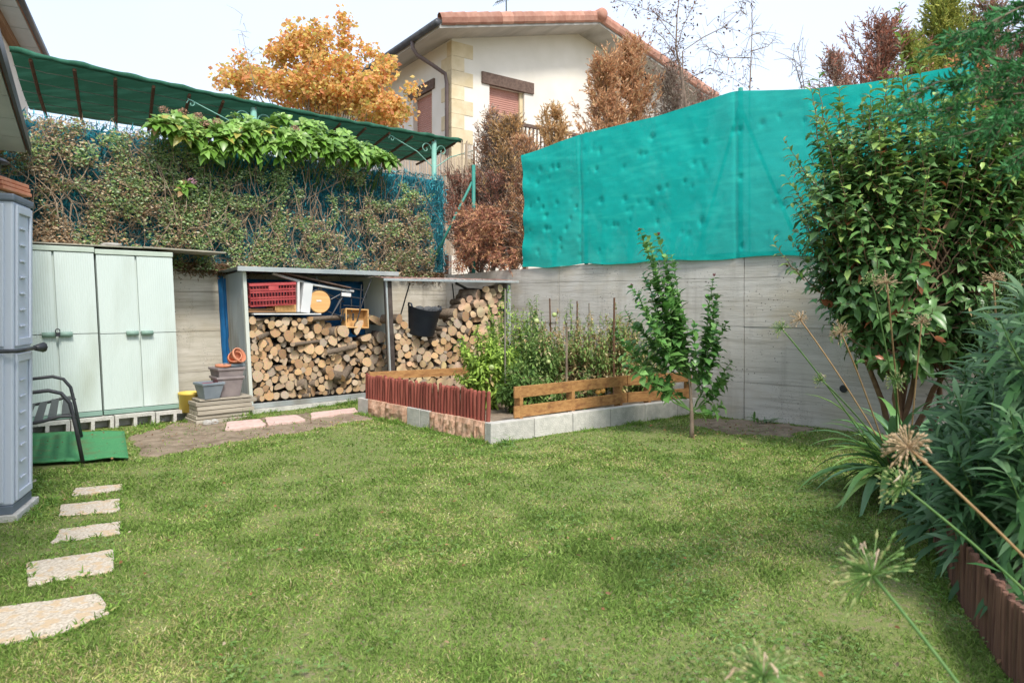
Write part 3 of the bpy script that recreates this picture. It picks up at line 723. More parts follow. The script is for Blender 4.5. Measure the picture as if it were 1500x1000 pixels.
#==SECTION CABINETS
OFFC = .62
def wfr(px, off, z=0): return BW(tpx(px, off), off, z)
def cabinet(px0, px1, ztop, label, lock=False):
    a = wfr(px0, OFFC); c = wfr(px1, OFFC); W = (c-a).length; zb = .145; H = ztop-zb
    r = thing('garden_cabinet', label, 'garden cabinet', a + V((0,0,zb)), AB, 'mint resin cabinets on the block footing'); sh = -.048
    mb = MB(); mb.box(.005, W-.005, .03, .50, .05, H-.06); mb.build('body', mint, r, bevel=.006, shear=sh)
    mb = MB(); mb.box(0, W, -.005, .52, 0, .05); mb.build('base', mintdk, r, bevel=.006, shear=sh)
    mb = MB(); mb.box(-.004, W+.004, -.012, .53, H-.055, H); mb.build('top', mat('mint_top', (.42,.50,.42), (.50,.57,.49), .6, 6), r, bevel=.006, shear=sh)
    mid = .06 + (H-.12)*.49
    for k in range(2):
        x0 = .006 + k*W/2 + (.006 if k else 0); x1 = x0 + W/2 - .016
        dr = None
        for z0, z1 in ((.058, mid-.004), (mid+.004, H-.062)):
            mb = MB(); n = 15; xs = [x0]; ys = [.0]
            for q in range(n):
                u0 = x0+.02+(x1-x0-.04)*q/n; u1 = x0+.02+(x1-x0-.04)*(q+1)/n; d = (u1-u0)
                xs += [u0, u0+d*.25, u0+d*.5, u0+d*.85]; ys += [0, -.0015, -.0018, -.0006]
            xs.append(x1); ys.append(0); m = len(xs)
            mb.v = [(x, y, z0) for x, y in zip(xs, ys)] + [(x, y, z1) for x, y in zip(xs, ys)] + [(x0, .028, z0), (x1, .028, z0), (x0, .028, z1), (x1, .028, z1)]
            for q in range(m-1): mb.f.append((q, q+1, m+q+1, m+q)); mb.mi.append(0)
            mb.f += [(0, m, 2*m+2, 2*m), (m-1, 2*m+1, 2*m+3, 2*m-1), tuple([2*m+2, 2*m+3]+list(range(2*m-1, m-1, -1))), tuple([2*m+1, 2*m]+list(range(m)))]; mb.mi += [0]*4
            p_ = mb.build('door_panel', mint, r, shear=sh)
    for k, sg in ((0, -1), (1, 1)):
        xc = W/2 + sg*.075; mb = MB()
        mb.tube([(xc-sg*.06, -.03, mid), (xc+sg*.06, -.03, mid)], .027, 10); mb.box(xc-.045, xc+.045, -.03, .0, mid-.015, mid+.015)
        mb.build('handle', mintdk, r, smooth=True, shear=sh)
    if lock:
        mb = MB(); mb.tube([(W/2+.02*math.cos(q), -.062, mid+.035+.025*math.sin(q)) for q in [i*.6 for i in range(11)]], .006, 6)
        mb.box(W/2-.02, W/2+.02, -.072, -.05, mid-.02, mid+.02); mb.build('padlock', blackm, r, shear=sh)
    return r
cabinet(26, 150.5, 1.985, 'left pale mint resin cabinet with a black padlock on its handles', True)
cabinet(152.5, 264, 1.97, 'right pale mint resin cabinet next to the yellow bucket')
# footing of hollow blocks lying on their side
ft = thing('block_footing', 'row of hollow concrete blocks laid on their side under the cabinets', 'footing', wfr(-40, .70), AB)
hb_ = MB(); Lb, Hb, Db = .40, .19, .19
def hollow(mb, L, H, D, nh=2, wth=.035):
    hw = (L-wth*(nh+1))/nh
    mb.box(0, L, 0, D, 0, wth); mb.box(0, L, 0, D, H-wth, H)
    for k in range(nh+1): x = k*(hw+wth); mb.box(x, x+wth, 0, D, wth, H-wth)
    mb.box(wth, L-wth, D-.03, D-.01, wth, H-wth)
hollow(hb_, Lb, Hb, Db); hm = hb_.mesh('block', blockgrey)
nB_ = int((wfr(300,.70)-wfr(-40,.70)).length/.412)
for k in range(nB_+1):
    o = link('block', hm, ft); o.location = (k*.412, rnd.uniform(-.012,.012), -.055+rnd.uniform(-.006,.004)); o.rotation_euler = (0,0,rnd.uniform(-.02,.02))
b = MB(); b.box(-.3, .62, -.02, .62, 0, .018); o = b.build('roof_board', boardgrey, None, bevel=.003)
o.location = wfr(251, OFFC, 2.0) ; o.rotation_euler = (0, .02, AB); tag(o, 'thin grey board sticking out from the cabinet tops over the concrete wall', 'board')
b = MB(); b.box(0, 1.15, .02, .56, 0, .014); o = b.build('roof_board', boardgrey, None, bevel=.003)
o.location = wfr(44, OFFC, 2.003); o.rotation_euler = (0, .0, AB); tag(o, 'long thin weathered board lying on top of the left cabinet', 'board')
def rock(name, loc_, sc, m, label=None, cat='stone', seed=1, parent=None):
    r_ = random.Random(seed); mb = MB(); prof = []
    n = 9
    for j in range(6):
        th = math.pi*j/5
        for k in range(n):
            a = 2*math.pi*k/n; q = 1 + r_.uniform(-.15,.15)
            mb.v.append((math.sin(th)*math.cos(a)*sc[0]*q, math.sin(th)*math.sin(a)*sc[1]*q, math.cos(th)*sc[2]))
    for j in range(5):
        for k in range(n): mb.f.append((j*n+k, (j+1)*n+k, (j+1)*n+(k+1)%n, j*n+(k+1)%n)); mb.mi.append(0)
    o = mb.build(name, m, parent, bevel=.004); o.location = loc_
    if label: tag(o, label, cat)
    return o
rock('stone', wfr(162, OFFC-.25, 2.04), (.13,.09,.028), stone, 'flat grey stone weighing down the board on the cabinets')

# yellow bucket, pots on the plank stack
def pot(loc_, r0, r1, h, m, name, label, rz=0, sq=False, rim=.012, cat='pot', inner=None):
    t = thing(name, label, cat, loc_, rz); n = 4 if sq else 20; k = math.sqrt(2) if sq else 1
    b = MB(); M = Matrix.Rotation(R(45), 4, 'Z') if sq else None
    b.lathe([(0,0),(r0*k,0),(r1*k*.97,h-.03),(r1*k*1.06,h-.028),(r1*k*1.06,h),(r1*k*.94,h),(r1*k*.9,h-.03),(r0*k*.9,.02),(0,.02)], n, 0, M)
    b.build('vessel', m, t, bevel=.005 if sq else 0, smooth=not sq)
    if inner: 
        b = MB(); b.lathe([(0,h-.05),(r1*k*.86,h-.05),(r1*k*.86,h-.02),(r1*k*.80,h-.02),(r1*k*.8,h-.045),(0,h-.045)], n, 0, M); b.build('liner', inner, t)
    return t
p = wfr(277, .66); pot((p.x, p.y, .10), .105, .115, .23, yellow, 'bucket', 'worn yellow plastic bucket between the cabinet and the plank stack', cat='bucket')
pb = wfr(287, 1.05); st = thing('plank_stack', 'low stack of weathered planks under the flower pots', 'planks', pb, AB)
for k in range(5):
    w_ = (.62, .60, .66, .64, .70)[k]; mb = MB(); mb.box(.0+rnd.uniform(-.02,.02), w_, rnd.uniform(-.02,.02) - (.06 if k == 0 else 0), .36, k*.05, k*.05+.043); mb.build('plank', woodold, st, bevel=.004)
mb = MB(); mb.box(.04, .64, .0, .34, .255, .275); mb.build('plank', woodold, st, bevel=.003)
zt = .255
def stp(x, y, z=0): return V(st.location) + dB*x - nB*y + V((0,0,z))
pot(stp(.17,.08,.275), .085, .125, .19, potgrey, 'flower_pot', 'square slate blue pot with a crimson liner on the plank stack', AB+.1, True, inner=mat('crimson', (.30,.02,.05), None, .5))
pot(stp(.40,.16,.275), .115, .15, .24, potbrown, 'flower_pot', 'large square mauve brown tub holding smaller pots', AB-.05, True)
pot(stp(.40,.16,.40), .12, .152, .22, potbrown, 'flower_pot', 'square brown tub nested inside the mauve brown tub', AB+.02, True)
pot(stp(.46,.14,.56), .075, .10, .10, potgrey, 'flower_pot', 'small blue grey pot perched on the nested brown tubs', AB, True)
b = pot(stp(.45,.15,.63), .065, .09, .14, terracotta, 'flower_pot', 'terracotta pot tipped on its side on the tubs', .3); b.rotation_euler = (R(62), 0, AB+.5); b.location.z = .70
b = pot(stp(.50,.12,.64), .05, .075, .11, terracotta, 'flower_pot', 'small terracotta pot leaning behind the tipped terracotta pot', .3); b.rotation_euler = (R(50), 0, AB-.6); b.location.z = .68
b = pot(stp(.33,.08,.625), .07, .085, .035, terracotta, 'plant_saucer', 'flat terracotta saucer on the left rim of the brown tub', .3, cat='saucer')
for k, (dx, col_) in enumerate(((.02, stone),(.1, woodold))): rock('stone', stp(.05+dx, -.16, .03), (.05,.04,.04), stone, 'small pale stone beside the plank stack %s' % ('near the grass' if k else 'at its left end'), seed=k)

#==SECTION LOCKER AND BENCH
lk = thing('garden_locker', 'tall light grey resin locker at the left edge of the lawn', 'locker', V((-3.15, 4.31, 0)), math.atan2(.342,.94))
# local -x runs left along the front, +y is the depth
W, D, H = .66, .36, 2.02; ZB_ = .10
mb = MB(); mb.box(-W, 0, 0, D, ZB_, H); mb.build('body', greyres, lk, bevel=.012)
mb = MB(); mb.box(-W-.01, .012, -.02, D+.02, H, H+.045); mb.build('top', greydk, lk, bevel=.012)
mb = MB(); mb.box(-W, .0, -.01, D+.01, .045, ZB_); mb.build('base', greydk, lk, bevel=.006)
mb = MB(); mb.box(-W-.03, .03, -.03, D+.06, -.03, .045); mb.build('slab', blockgrey, lk, bevel=.006)
for z0, z1 in ((ZB_+.02, 1.05), (1.10, H-.02)):
    for x0, x1 in ((-W+.01, -W/2-.006), (-W/2+.006, -.045)):
        mb = MB(); mb.box(x0, x1, -.022, -.001, z0, z1); mb.box(x0+.05, x1-.05, -.034, -.022, z0+.06, z1-.06); mb.build('door_panel', greyres, lk, bevel=.006)
    mb = MB()  # side: frame rails around a recess, with vent slots
    y0, y1 = .03, D-.03
    mb.box(.001, .016, y0, y0+.035, z0, z1); mb.box(.001, .016, y1-.035, y1, z0, z1); mb.box(.001, .016, y0+.035, y1-.035, z0, z0+.05); mb.box(.001, .016, y0+.035, y1-.035, z1-.05, z1)
    mb.build('side_frame', greyres, lk, bevel=.004)
    k = z0+.12
    while k < z1-.12:
        mb = MB(); mb.box(.001, .012, y0+.09, y1-.11, k, k+.012); mb.build('vent', greyres, lk, bevel=.003); k += .105
mb = MB(); mb.tube([(-W, -.05, 1.075), (.03, -.05, 1.075), (.045, .05, 1.075), (.045, D*.8, 1.075)], .013, 8); mb.tube([(.04, D*.78, 1.075), (.075, D*.95, 1.075)], [.018, .035], 8); mb.build('latch_bar', blackm, lk, smooth=True)

# artificial turf mat
mp = [G(187,674), G(182,636), G(43,643), G(-120,655), G(-120,715), G(45,693)]
b = MB(); n = 26; 
for j in range(n+1):
    for i in range(n+1):
        u, v = i/n, j/n; a = V(G(45,694)).lerp(V(G(188,675)), u*1.0) if 1 else 0; c = V(G(43,641)).lerp(V(G(182,635)), u)
        a = a + (a-V(G(188,675)))*.9*(1-u)*0; p = a.lerp(c, v); p.x += (u-1)*1.1
        p.z = .018 + .010*mn.noise(p*4) + .022*max(0, mn.noise(V((u*6, v*2, 1))))*(1-v)**4 + rnd.uniform(0,.003); b.v.append(tuple(p))
for j in range(n):
    for i in range(n): a = j*(n+1)+i; b.f.append((a,a+1,a+n+2,a+n+1)); b.mi.append(0)
o = b.build('turf_mat', matgreen, smooth=True); md = o.modifiers.new('s', 'SOLIDIFY'); md.thickness = .014; md.offset = 1
tag(o, 'bright green artificial turf mat under the black bench', 'mat')

# bench
bx = V((.842, .54, 0)); by = V((-.54, .842, 0))   # facing, along
bn = thing('garden_bench', 'black metal garden bench with curved arms beside the grey locker', 'bench', V((-3.62, 5.72, .045)), math.atan2(bx.y, bx.x))
Lb_ = 1.28
for y in (0, Lb_):
    mb = MB(); mb.tube([(.02,y,0),(-.03,y,.30),(-.07,y,.50),(-.13,y,.585),(-.22,y,.615),(-.40,y,.60),(-.60,y,.585)], .0155, 8); mb.build('arm', blackm, bn, smooth=True)
    mb = MB(); mb.tube([(-.58,y,0),(-.56,y,.3),(-.60,y,.6),(-.70,y,.88)], .0155, 8); mb.build('leg', blackm, bn, smooth=True)
    mb = MB(); mb.tube([(-.03,y,.37),(-.06,y,.392),(-.14,y,.395),(-.26,y,.365),(-.45,y,.34),(-.56,y,.35)], .014, 8); mb.build('seat_rail', blackm, bn, smooth=True)
for k in range(5):
    x = -.10-.095*k; z = (.405,.385,.362,.352,.355)[k]; mb = MB(); mb.box(x-.03, x+.03, .0, Lb_, z, z+.010); mb.build('seat_slat', blackm, bn, bevel=.002)
for k in range(3): mb = MB(); mb.box(-.66-.02*k, -.65-.02*k, 0, Lb_, .55+k*.11, .60+k*.11); mb.build('back_slat', blackm, bn)

# stepping stones and slabs
def slab(pts, label, m, name, cat, z=.014, group=None):
    w_ = [V(G(*q, z)).to_2d() for q in pts]; r = []
    for i in range(len(w_)):
        a, c = w_[i], w_[(i+1) % len(w_)]
        for k in (.04,.25,.42,.6,.78,.96): r.append(a.lerp(c, k) + V((rnd.uniform(-.006,.006), rnd.uniform(-.006,.006))))
    if (w_[1]-w_[0]).cross(w_[2]-w_[1]) < 0: r = r[::-1]
    b = MB(); b.poly([(q.x, q.y) for q in r], -.01, z); o = b.build(name, m, bevel=.006); tag(o, label, cat, group); slabs.append([(q.x, q.y) for q in r]); return o
slabs = []
g_ = 'pebble stepping stones in the lawn'
slab([(-40,893),(146,868),(161,894),(92,925),(0,941),(-60,950)], 'nearest and largest pebble stepping stone at the lower left', pebble, 'stepping_stone', 'stepping stone', group=g_)
slab([(37,823),(167,803),(168,834),(41,856)], 'second pebble stepping stone counted from the camera', pebble, 'stepping_stone', 'stepping stone', group=g_)
slab([(88,774),(178,762),(175,780),(74,794)], 'middle pebble stepping stone, third of the row', pebble, 'stepping_stone', 'stepping stone', group=g_)
slab([(90,738),(176,729),(175,747),(86,755)], 'fourth pebble stepping stone just beyond the middle one', pebble, 'stepping_stone', 'stepping stone', group=g_)
slab([(111,714),(179,708),(179,716),(102,725)], 'farthest pebble stepping stone close to the turf mat', pebble, 'stepping_stone', 'stepping stone', group=g_)
slab([(30,702),(57,700),(44,711),(28,713)], 'small pebble stone showing at the foot of the grey locker', pebble, 'stepping_stone', 'stepping stone', group=g_)
slab([(333,617),(380,613),(391,621),(330,628)], 'left pink paving slab in front of the wood shed', pinkslab, 'paving_slab', 'paving slab', .035)
slab([(388,611),(434,607),(449,614),(392,621)], 'middle pale pink paving slab in front of the wood shed', pinkslab, 'paving_slab', 'paving slab', .035)
slab([(455,604),(520,596.5),(524,602),(456,611)], 'right long pale paving slab in front of the wood shed', pinkslab, 'paving_slab', 'paving slab', .035)

#==SECTION PLANTER
PA, PB, PC = V((-1.93, 8.55, 0)), V((-.20, 6.68, 0)), V((2.33, 8.52, 0))
ed = thing('planter_edging', 'low edging of pink and grey concrete blocks round the vegetable bed', 'planter edging', PB)
def on_line(A, B, px):
    k = (px-750)/F; d = B-A; t = (k*A.y - A.x)/(d.x - k*d.y); return t
def blk(A, B, t0, t1, m, h, side, rough=False):
    a = A.lerp(B, t0); c = A.lerp(B, t1); d = (c-a); L = d.length; ang = math.atan2(d.y, d.x)
    mb = MB(); L2 = L-.008; n = 8 if rough else 1; 
    th = .10
    if rough:
        nz_ = 5; mb.v = []
        for j in range(nz_+1):
            for i in range(n+1):
                e = 0 if i in (0, n) or j in (0, nz_) else 1
                mb.v.append((L2*i/n, -e*rnd.uniform(.002,.028), -.05 + (h+.05)*j/nz_))
        for j in range(nz_):
            for i in range(n): q = j*(n+1)+i; mb.f.append((q,q+1,q+n+2,q+n+1)); mb.mi.append(0)
        o0 = len(mb.v); mb.v += [(0,th,-.05),(L2,th,-.05),(L2,th,h),(0,th,h)]
        tp = [nz_*(n+1)+i for i in range(n+1)]; mb.f += [tuple(tp+[o0+2,o0+3]), (o0+1,o0,o0+3,o0+2), tuple([j*(n+1) for j in range(nz_+1)][::-1]+[o0,o0+3][::1])[:0] or (0,tp[0],o0+3,o0), (n,o0+1,o0+2,tp[-1])]; mb.mi += [0]*4
    else: mb.box(0, L2, 0, th, -.05, h)
    o = mb.build('block', m, ed, bevel=0 if rough else .006); o.location = a-PB; o.rotation_euler = (rnd.uniform(-.01,.01), rnd.uniform(-.006,.006), ang)
edges = [524, 539, 564, 596, 615, 629, 650, 667, 693.6, 709.6, 717]
kinds = 'gppggpppppg'
kinds = ['g','p','p','g','g','p','p','p','p','g']
for i in range(len(edges)-1):
    t0, t1 = on_line(PA, PB, edges[i]), on_line(PA, PB, edges[i+1]); blk(PA, PB, t0, t1, blockpink if kinds[i] == 'p' else blockgrey, .2+rnd.uniform(-.004,.004), 0, kinds[i] == 'p')
edges = [719, 783.5, 840, 895, 945.5, 993, 1032]
for i in range(len(edges)-1):
    t0, t1 = on_line(PB, PC, edges[i]), on_line(PB, PC, edges[i+1]); blk(PB, PC, t0, t1, blockgrey, .2+rnd.uniform(-.005,.005), 0)
bedpoly = [PA, PB, PC, RW(2.6, -.0), RW(.3, 0), V((-.6, 9.35, 0))]
cb = sum(bedpoly, V())/6
b = MB(); ins = [V(p).lerp(cb, .05) for p in bedpoly]; b.poly([(p.x, p.y) for p in ins], -.02, .15); tag(b.build('planter_soil', soil), kind='structure')

# oxblood stake border
sf = thing('picket_border', 'small oxblood red log roll border on the planter edge', 'border', PB)
dl = (PA-PB).normalized(); nl = V((dl.y, -dl.x, 0)) * (1 if V((dl.y, -dl.x, 0)).dot(cb-PB) > 0 else -1)
sm = []
for k in range(4):
    b = MB(); r = .0200+.002*k*.5; n = 10; h = .31+rnd.uniform(-.012,.012)
    b.tube([(0,0,0),(rnd.uniform(-.004,.004),0,h*.5),(rnd.uniform(-.006,.006),0,h-.012),(rnd.uniform(-.006,.006),0,h)], [r, r, r*.95, r*.7], n); sm.append(b.mesh('stake', stakered, smooth=False))
NS = 42; LS = 2.40
for i in range(NS):
    s_ = .13 + (LS-.13)*i/(NS-1) + rnd.uniform(-.004,.004); p = PB+dl*s_+nl*.045
    if i < 1: p = PB+dl*.10+nl*.04
    o = link('stake', sm[rnd.randrange(4)], sf); o.location = (p-PB)+V((0,0,.19+rnd.uniform(-.012,.008))); o.rotation_euler = (rnd.uniform(-.04,.04), rnd.uniform(-.03,.03), rnd.random()*6)
for z in (.27, .43):
    b = MB(); b.tube([dl*.1+nl*.072+V((0,0,z)), dl*LS+nl*.072+V((0,0,z))], .004, 5); b.build('binding_wire', rust, sf)

# brown board fences round the bed
def boards(root, pts, post_at, z_lo, z_hi, hb=.115, thick=.022, backside=1):
    for a, c in zip(pts, pts[1:]):
        for z in (z_lo, z_hi):
            if z is None: continue
            mb = MB(); mb.beam(V(a)+V((0,0,z)), V(c)+V((0,0,z)), thick, hb); mb.v = loc(mb.v, root); mb.build('board', woodbrown, root, bevel=.004)
wf = thing('board_fence', 'low brown two board fence along the front right of the bed', 'fence', V((.03, 6.95, .19)))
F0, F1, F2 = V((.02, 6.93, 0)), V((1.35, 8.03, 0)), V((2.22, 8.46, 0))
boards(wf, [F0, F1], 0, .27, .47, .118); boards(wf, [F1+V((.01,.004,0)), F2], 0, .27, .47, .118)
def along_pl(A, B, px): return A.lerp(B, on_line(A, B, px))
for A, B, px in ((F0,F1,763),(F0,F1,839),(F0,F1,909),(F1,F2,951),(F1,F2,1010)):
    p = along_pl(A, B, px); d = (B-A).normalized(); nn = V((-d.y, d.x, 0)); q = p+nn*.035
    mb = MB(); mb.beam(q+V((0,0,.14)), q+V((0,0,.515)), .045, .095, up=nn); mb.v = loc(mb.v, wf); mb.build('post', woodbrown, wf, bevel=.004)
wf2 = thing('board_fence', 'single brown board along the back of the bed before the log piles', 'fence', V((-1.80, 8.55, .17)))
boards(wf2, [V((-1.78,8.52,0)), V((-.55,9.18,0))], 0, None, .47, .10)
for q in (V((-1.70,8.60,0)), V((-.6,9.19,0))):
    mb = MB(); mb.beam(q+V((0,0,.1)), q+V((0,0,.5)), .04, .06); mb.v = loc(mb.v, wf2); mb.build('post', woodbrown, wf2, bevel=.004)
# speckled cloth hung over the lower board
p = along_pl(F1, F2, 974); d = (F2-F1).normalized(); nn = V((d.y, -d.x, 0))
cl = mat('speckled_cloth', (.02,.02,.03), (.30,.24,.26), .95, 90, bump=.4, detail=1)
b = MB(); nu_ = 8
for j in range(9):
    for i in range(nu_+1):
        u = i/nu_-.5; v = j/8; 
        w_ = .09*(1-.25*abs(v-.5)); off = .016 + .006*math.sin(i*2.1+j) ; z = .375 - .22*v
        b.v.append(tuple(p + d*(u*w_ + .015*math.sin(v*4)) + nn*(off+.008*math.cos(i*1.9)) + V((0,0,z+(.01*math.sin(i*1.3) if j in (0,8) else 0)))))
for j in range(8):
    for i in range(nu_): a = j*(nu_+1)+i; b.f.append((a,a+1,a+nu_+2,a+nu_+1)); b.mi.append(0)
o = b.build('cloth', cl, smooth=True); md = o.modifiers.new('s', 'SOLIDIFY'); md.thickness = .006
tag(o, 'dark speckled rag hanging over the brown board fence', 'rag')

#==SECTION SHEDS
def corr(mb, p0, ux, L, z0, z1, depth=.012, pitch=.075, nrmv=V((0,1,0)), mi=0, zfun=None):
    n = int(L/(pitch/4)); o = len(mb.v)
    for i in range(n+1):
        s_ = L*i/n; ph = (s_/pitch) % 1; h = depth*(0 if ph < .25 else 1 if .45 < ph < .75 else .5)
        p = V(p0)+ux*s_+nrmv*h; zz = zfun(s_) if zfun else z1
        mb.v += [(p.x,p.y,z0),(p.x,p.y,zz)]
    for i in range(n): mb.f.append((o+2*i, o+2*i+2, o+2*i+3, o+2*i+1)); mb.mi.append(mi)
def solid(o, t=.0015): m = o.modifiers.new('s', 'SOLIDIFY'); m.thickness = t; return o
X = V((1,0,0)); Y_ = V((0,1,0))
# ---- left shed
O1 = wfr(369, .72); W1 = (wfr(577, .72)-O1).length - .05; D1 = .66; H1 = 1.80; zb = .095
s1 = thing('wood_shed', 'left zinc wood shed packed with logs, crate and junk', 'wood shed', O1, AB); sh = -.055
mb = MB(); corr(mb, (0,.02,0), Y_, D1, zb, H1-.02, .024, .085, -X, zfun=lambda s_: H1-.02-s_*.06); solid(mb.build('side_panel', zinc, s1, shear=sh))
mb = MB(); corr(mb, (W1,.02,0), Y_, D1, zb, H1-.02, .030, .10, -X, zfun=lambda s_: H1-.02-s_*.06); solid(mb.build('side_panel', zincgreen, s1, shear=sh))
for x in (0, W1):
    mb = MB(); mb.box(x-.022, x+.022, -.012, .03, zb, H1-.03); mb.build('corner_post', zincgreen, s1, bevel=.003, shear=sh)
mb = MB(); mb.box(-.02, W1+.02, -.03, .03, zb-.03, zb+.028); mb.build('base_rail', zinc, s1, bevel=.003)
mb = MB(); mb.box(-.02, W1+.02, -.06, D1+.02, zb-.09, zb-.035); mb.build('sill', blockgrey, s1)
mb = MB(); corr(mb, (-.10+sh*H1,-.09,0), X, W1+.24, H1-.005, H1+.0, .016, .10, V((0,0,0))); mb = MB()
n = 60; 
for i in range(n+1):
    x = -.10+(W1+.24)*i/n + sh*H1; ph = (i/2.5) % 1; h = .014*(1 if ph < .5 else 0)
    mb.v += [(x, -.10, H1+.018+h), (x, D1+.12, H1-.035+h)]
for i in range(n): mb.f.append((2*i, 2*i+2, 2*i+3, 2*i+1)); mb.mi.append(0)
solid(mb.build('roof_sheet', zinc, s1), .002)
mb = MB(); mb.box(-.12+sh*H1, W1+.16+sh*H1, -.118, -.10, H1-.03, H1+.028); mb.build('roof_trim', zinc, s1, bevel=.003)
mb = MB(); n1, n2 = 26, 18    # tarp hung across the back and wrapped round the left side
for j in range(n2+1):
    for i in range(n1+1):
        x = -.04+(W1+.05)*i/n1; z = .1+(H1-.2)*j/n2; q = mn.noise(V((x*3,z*3,1)))*.05 + mn.noise(V((x*9,z*7,4)))*.02
        mb.v.append((x+sh*z, D1-.04+q, z))
for j in range(n2):
    for i in range(n1): a = j*(n1+1)+i; mb.f.append((a,a+1,a+n1+2,a+n1+1)); mb.mi.append(0)
tp_ = solid(mb.build('tarpaulin', tarp, None, smooth=True)); tp_.location = O1; tp_.rotation_euler = (0,0,AB)
tag(tp_, 'crumpled blue tarpaulin hung across the back of the left wood shed', 'tarpaulin')
mb = MB()
for j in range(11):
    z = .25+1.5*j/10; q = .012*mn.noise(V((0,z*6,0)))
    mb.v += [(-.02+sh*z+q, D1+.0, z), (-.05+sh*z+q, D1+.03, z), (-.08+sh*z-q, D1+.05, z)]
for j in range(10):
    for i in range(2): a = j*3+i; mb.f.append((a,a+1,a+4,a+3)); mb.mi.append(0)
o = solid(mb.build('tarpaulin_edge', tarp, tp_, smooth=True), .003)

# ---- right shed
L0 = V((-1.60, 9.28, 0)); R0 = V((-.05, 10.12, 0)); d2 = (R0-L0).normalized(); A2 = math.atan2(d2.y, d2.x); W2 = (R0-L0).length
s2 = thing('wood_shed', 'right low wood shed with rusty roof sheet and black rubber tub', 'wood shed', L0, A2); H2 = 1.69; D2 = .40
mb = MB(); corr(mb, (0,.02,0), Y_, .22, .05, H2, .012, .07, -X); solid(mb.build('side_panel', darkprofile, s2, shear=sh*.8))
mb = MB(); corr(mb, (W2,.02,0), Y_, D2, .05, H2, .014, .085, X); solid(mb.build('side_panel', zinc, s2, shear=0))
mb = MB(); mb.box(-.03, .03, -.02, .03, .05, H2); mb.build('corner_post', darkprofile, s2, bevel=.003, shear=sh*.8)
mb = MB(); mb.box(-.055, -.032, -.025, .03, .05, H2); mb.build('corner_post', zinc, s2, bevel=.003, shear=sh*.8)
mb = MB(); mb.box(W2-.03, W2+.03, -.02, .03, .05, H2); mb.build('corner_post', zinc, s2, bevel=.003)
mb = MB(); n = 50
for i in range(n+1):
    x = -.16+(W2+.26)*i/n; h = .012*(1 if (i/2.5) % 1 < .5 else 0); mb.v += [(x, -.08, H2+.015+h), (x, D2+.16, H2+.06+h)]
for i in range(n): mb.f.append((2*i, 2*i+2, 2*i+3, 2*i+1)); mb.mi.append(0)
solid(mb.build('roof_sheet', mat('rusty_sheet', (.24,.12,.09), (.34,.22,.18), .8, 8, c3=(.42,.40,.37), s3=3), s2), .002)
mb = MB(); mb.box(-.18, W2+.12, -.10, -.08, H2-.012, H2+.02); mb.build('roof_trim', zinc, s2, bevel=.002)
for x0, x1 in ((.36,.20),(1.02,1.12)):
    mb = MB(); mb.tube([(x0, .38, H2-.02), (x1, .44, H2-.62)], .010, 6); mb.build('brace', blackm, s2)
mb = MB(); mb.tube([(1.0,.2,H2-.02),(1.2,.25,H2-.10),(1.5,.25,H2-.12),(1.7,.3,H2-.05)], .02, 6); mb.build('cable', blackm, s2, smooth=True)

# ---- logs
def pack(W, Hf, rs, z0, nmax, seed):
    r_ = np.random.default_rng(seed); C = []
    fails = 0
    while len(C) < nmax and fails < 40:
        r = rs(r_); A = np.array(C) if C else np.zeros((0,3)); cand = [[r, z0+r], [W-r, z0+r]]
        if len(A):
            for side in (r, W-r):          # touching a wall and a circle
                dx = side-A[:,0]; s_ = (A[:,2]+r)**2-dx**2; ok = s_ > 0; cand += [[side, z] for z in (A[ok,1]+np.sqrt(s_[ok]))]
            dz = z0+r-A[:,1]; s_ = (A[:,2]+r)**2-dz**2; ok = s_ > 0; q = np.sqrt(s_[ok]); cand += [[x, z0+r] for x in np.concatenate([A[ok,0]+q, A[ok,0]-q])]
            I, J = np.triu_indices(len(A), 1); d = np.hypot(A[I,0]-A[J,0], A[I,1]-A[J,1]); R1 = A[I,2]+r; R2 = A[J,2]+r; ok = (d < R1+R2) & (d > 1e-6)
            I, J, d, R1, R2 = I[ok], J[ok], d[ok], R1[ok], R2[ok]; a = (R1**2-R2**2+d**2)/(2*d); h2 = R1**2-a**2; ok = h2 > 0; I, J, d, a, h = I[ok], J[ok], d[ok], a[ok], np.sqrt(h2[ok])
            ex = (A[J,0]-A[I,0])/d; ez = (A[J,1]-A[I,1])/d
            for sg in (1,-1): cand += list(np.stack([A[I,0]+ex*a-ez*h*sg, A[I,1]+ez*a+ex*h*sg], 1))
        cand = np.array(cand); ok = (cand[:,0] >= r-1e-6) & (cand[:,0] <= W-r+1e-6) & (cand[:,1] >= z0+r-1e-6)
        cand = cand[ok]; cand = cand[cand[:,1]+r*.6 < Hf(cand[:,0])]
        if len(A) and len(cand):
            D = np.hypot(cand[:,0:1]-A[None,:,0], cand[:,1:2]-A[None,:,1]) - A[None,:,2] - r; cand = cand[D.min(1) > -1e-4*1]
        if not len(cand): fails += 1; continue
        b_ = cand[np.argmin(cand[:,1] + .0*cand[:,0])]; C.append([b_[0], b_[1], r])
    return C
lm = []
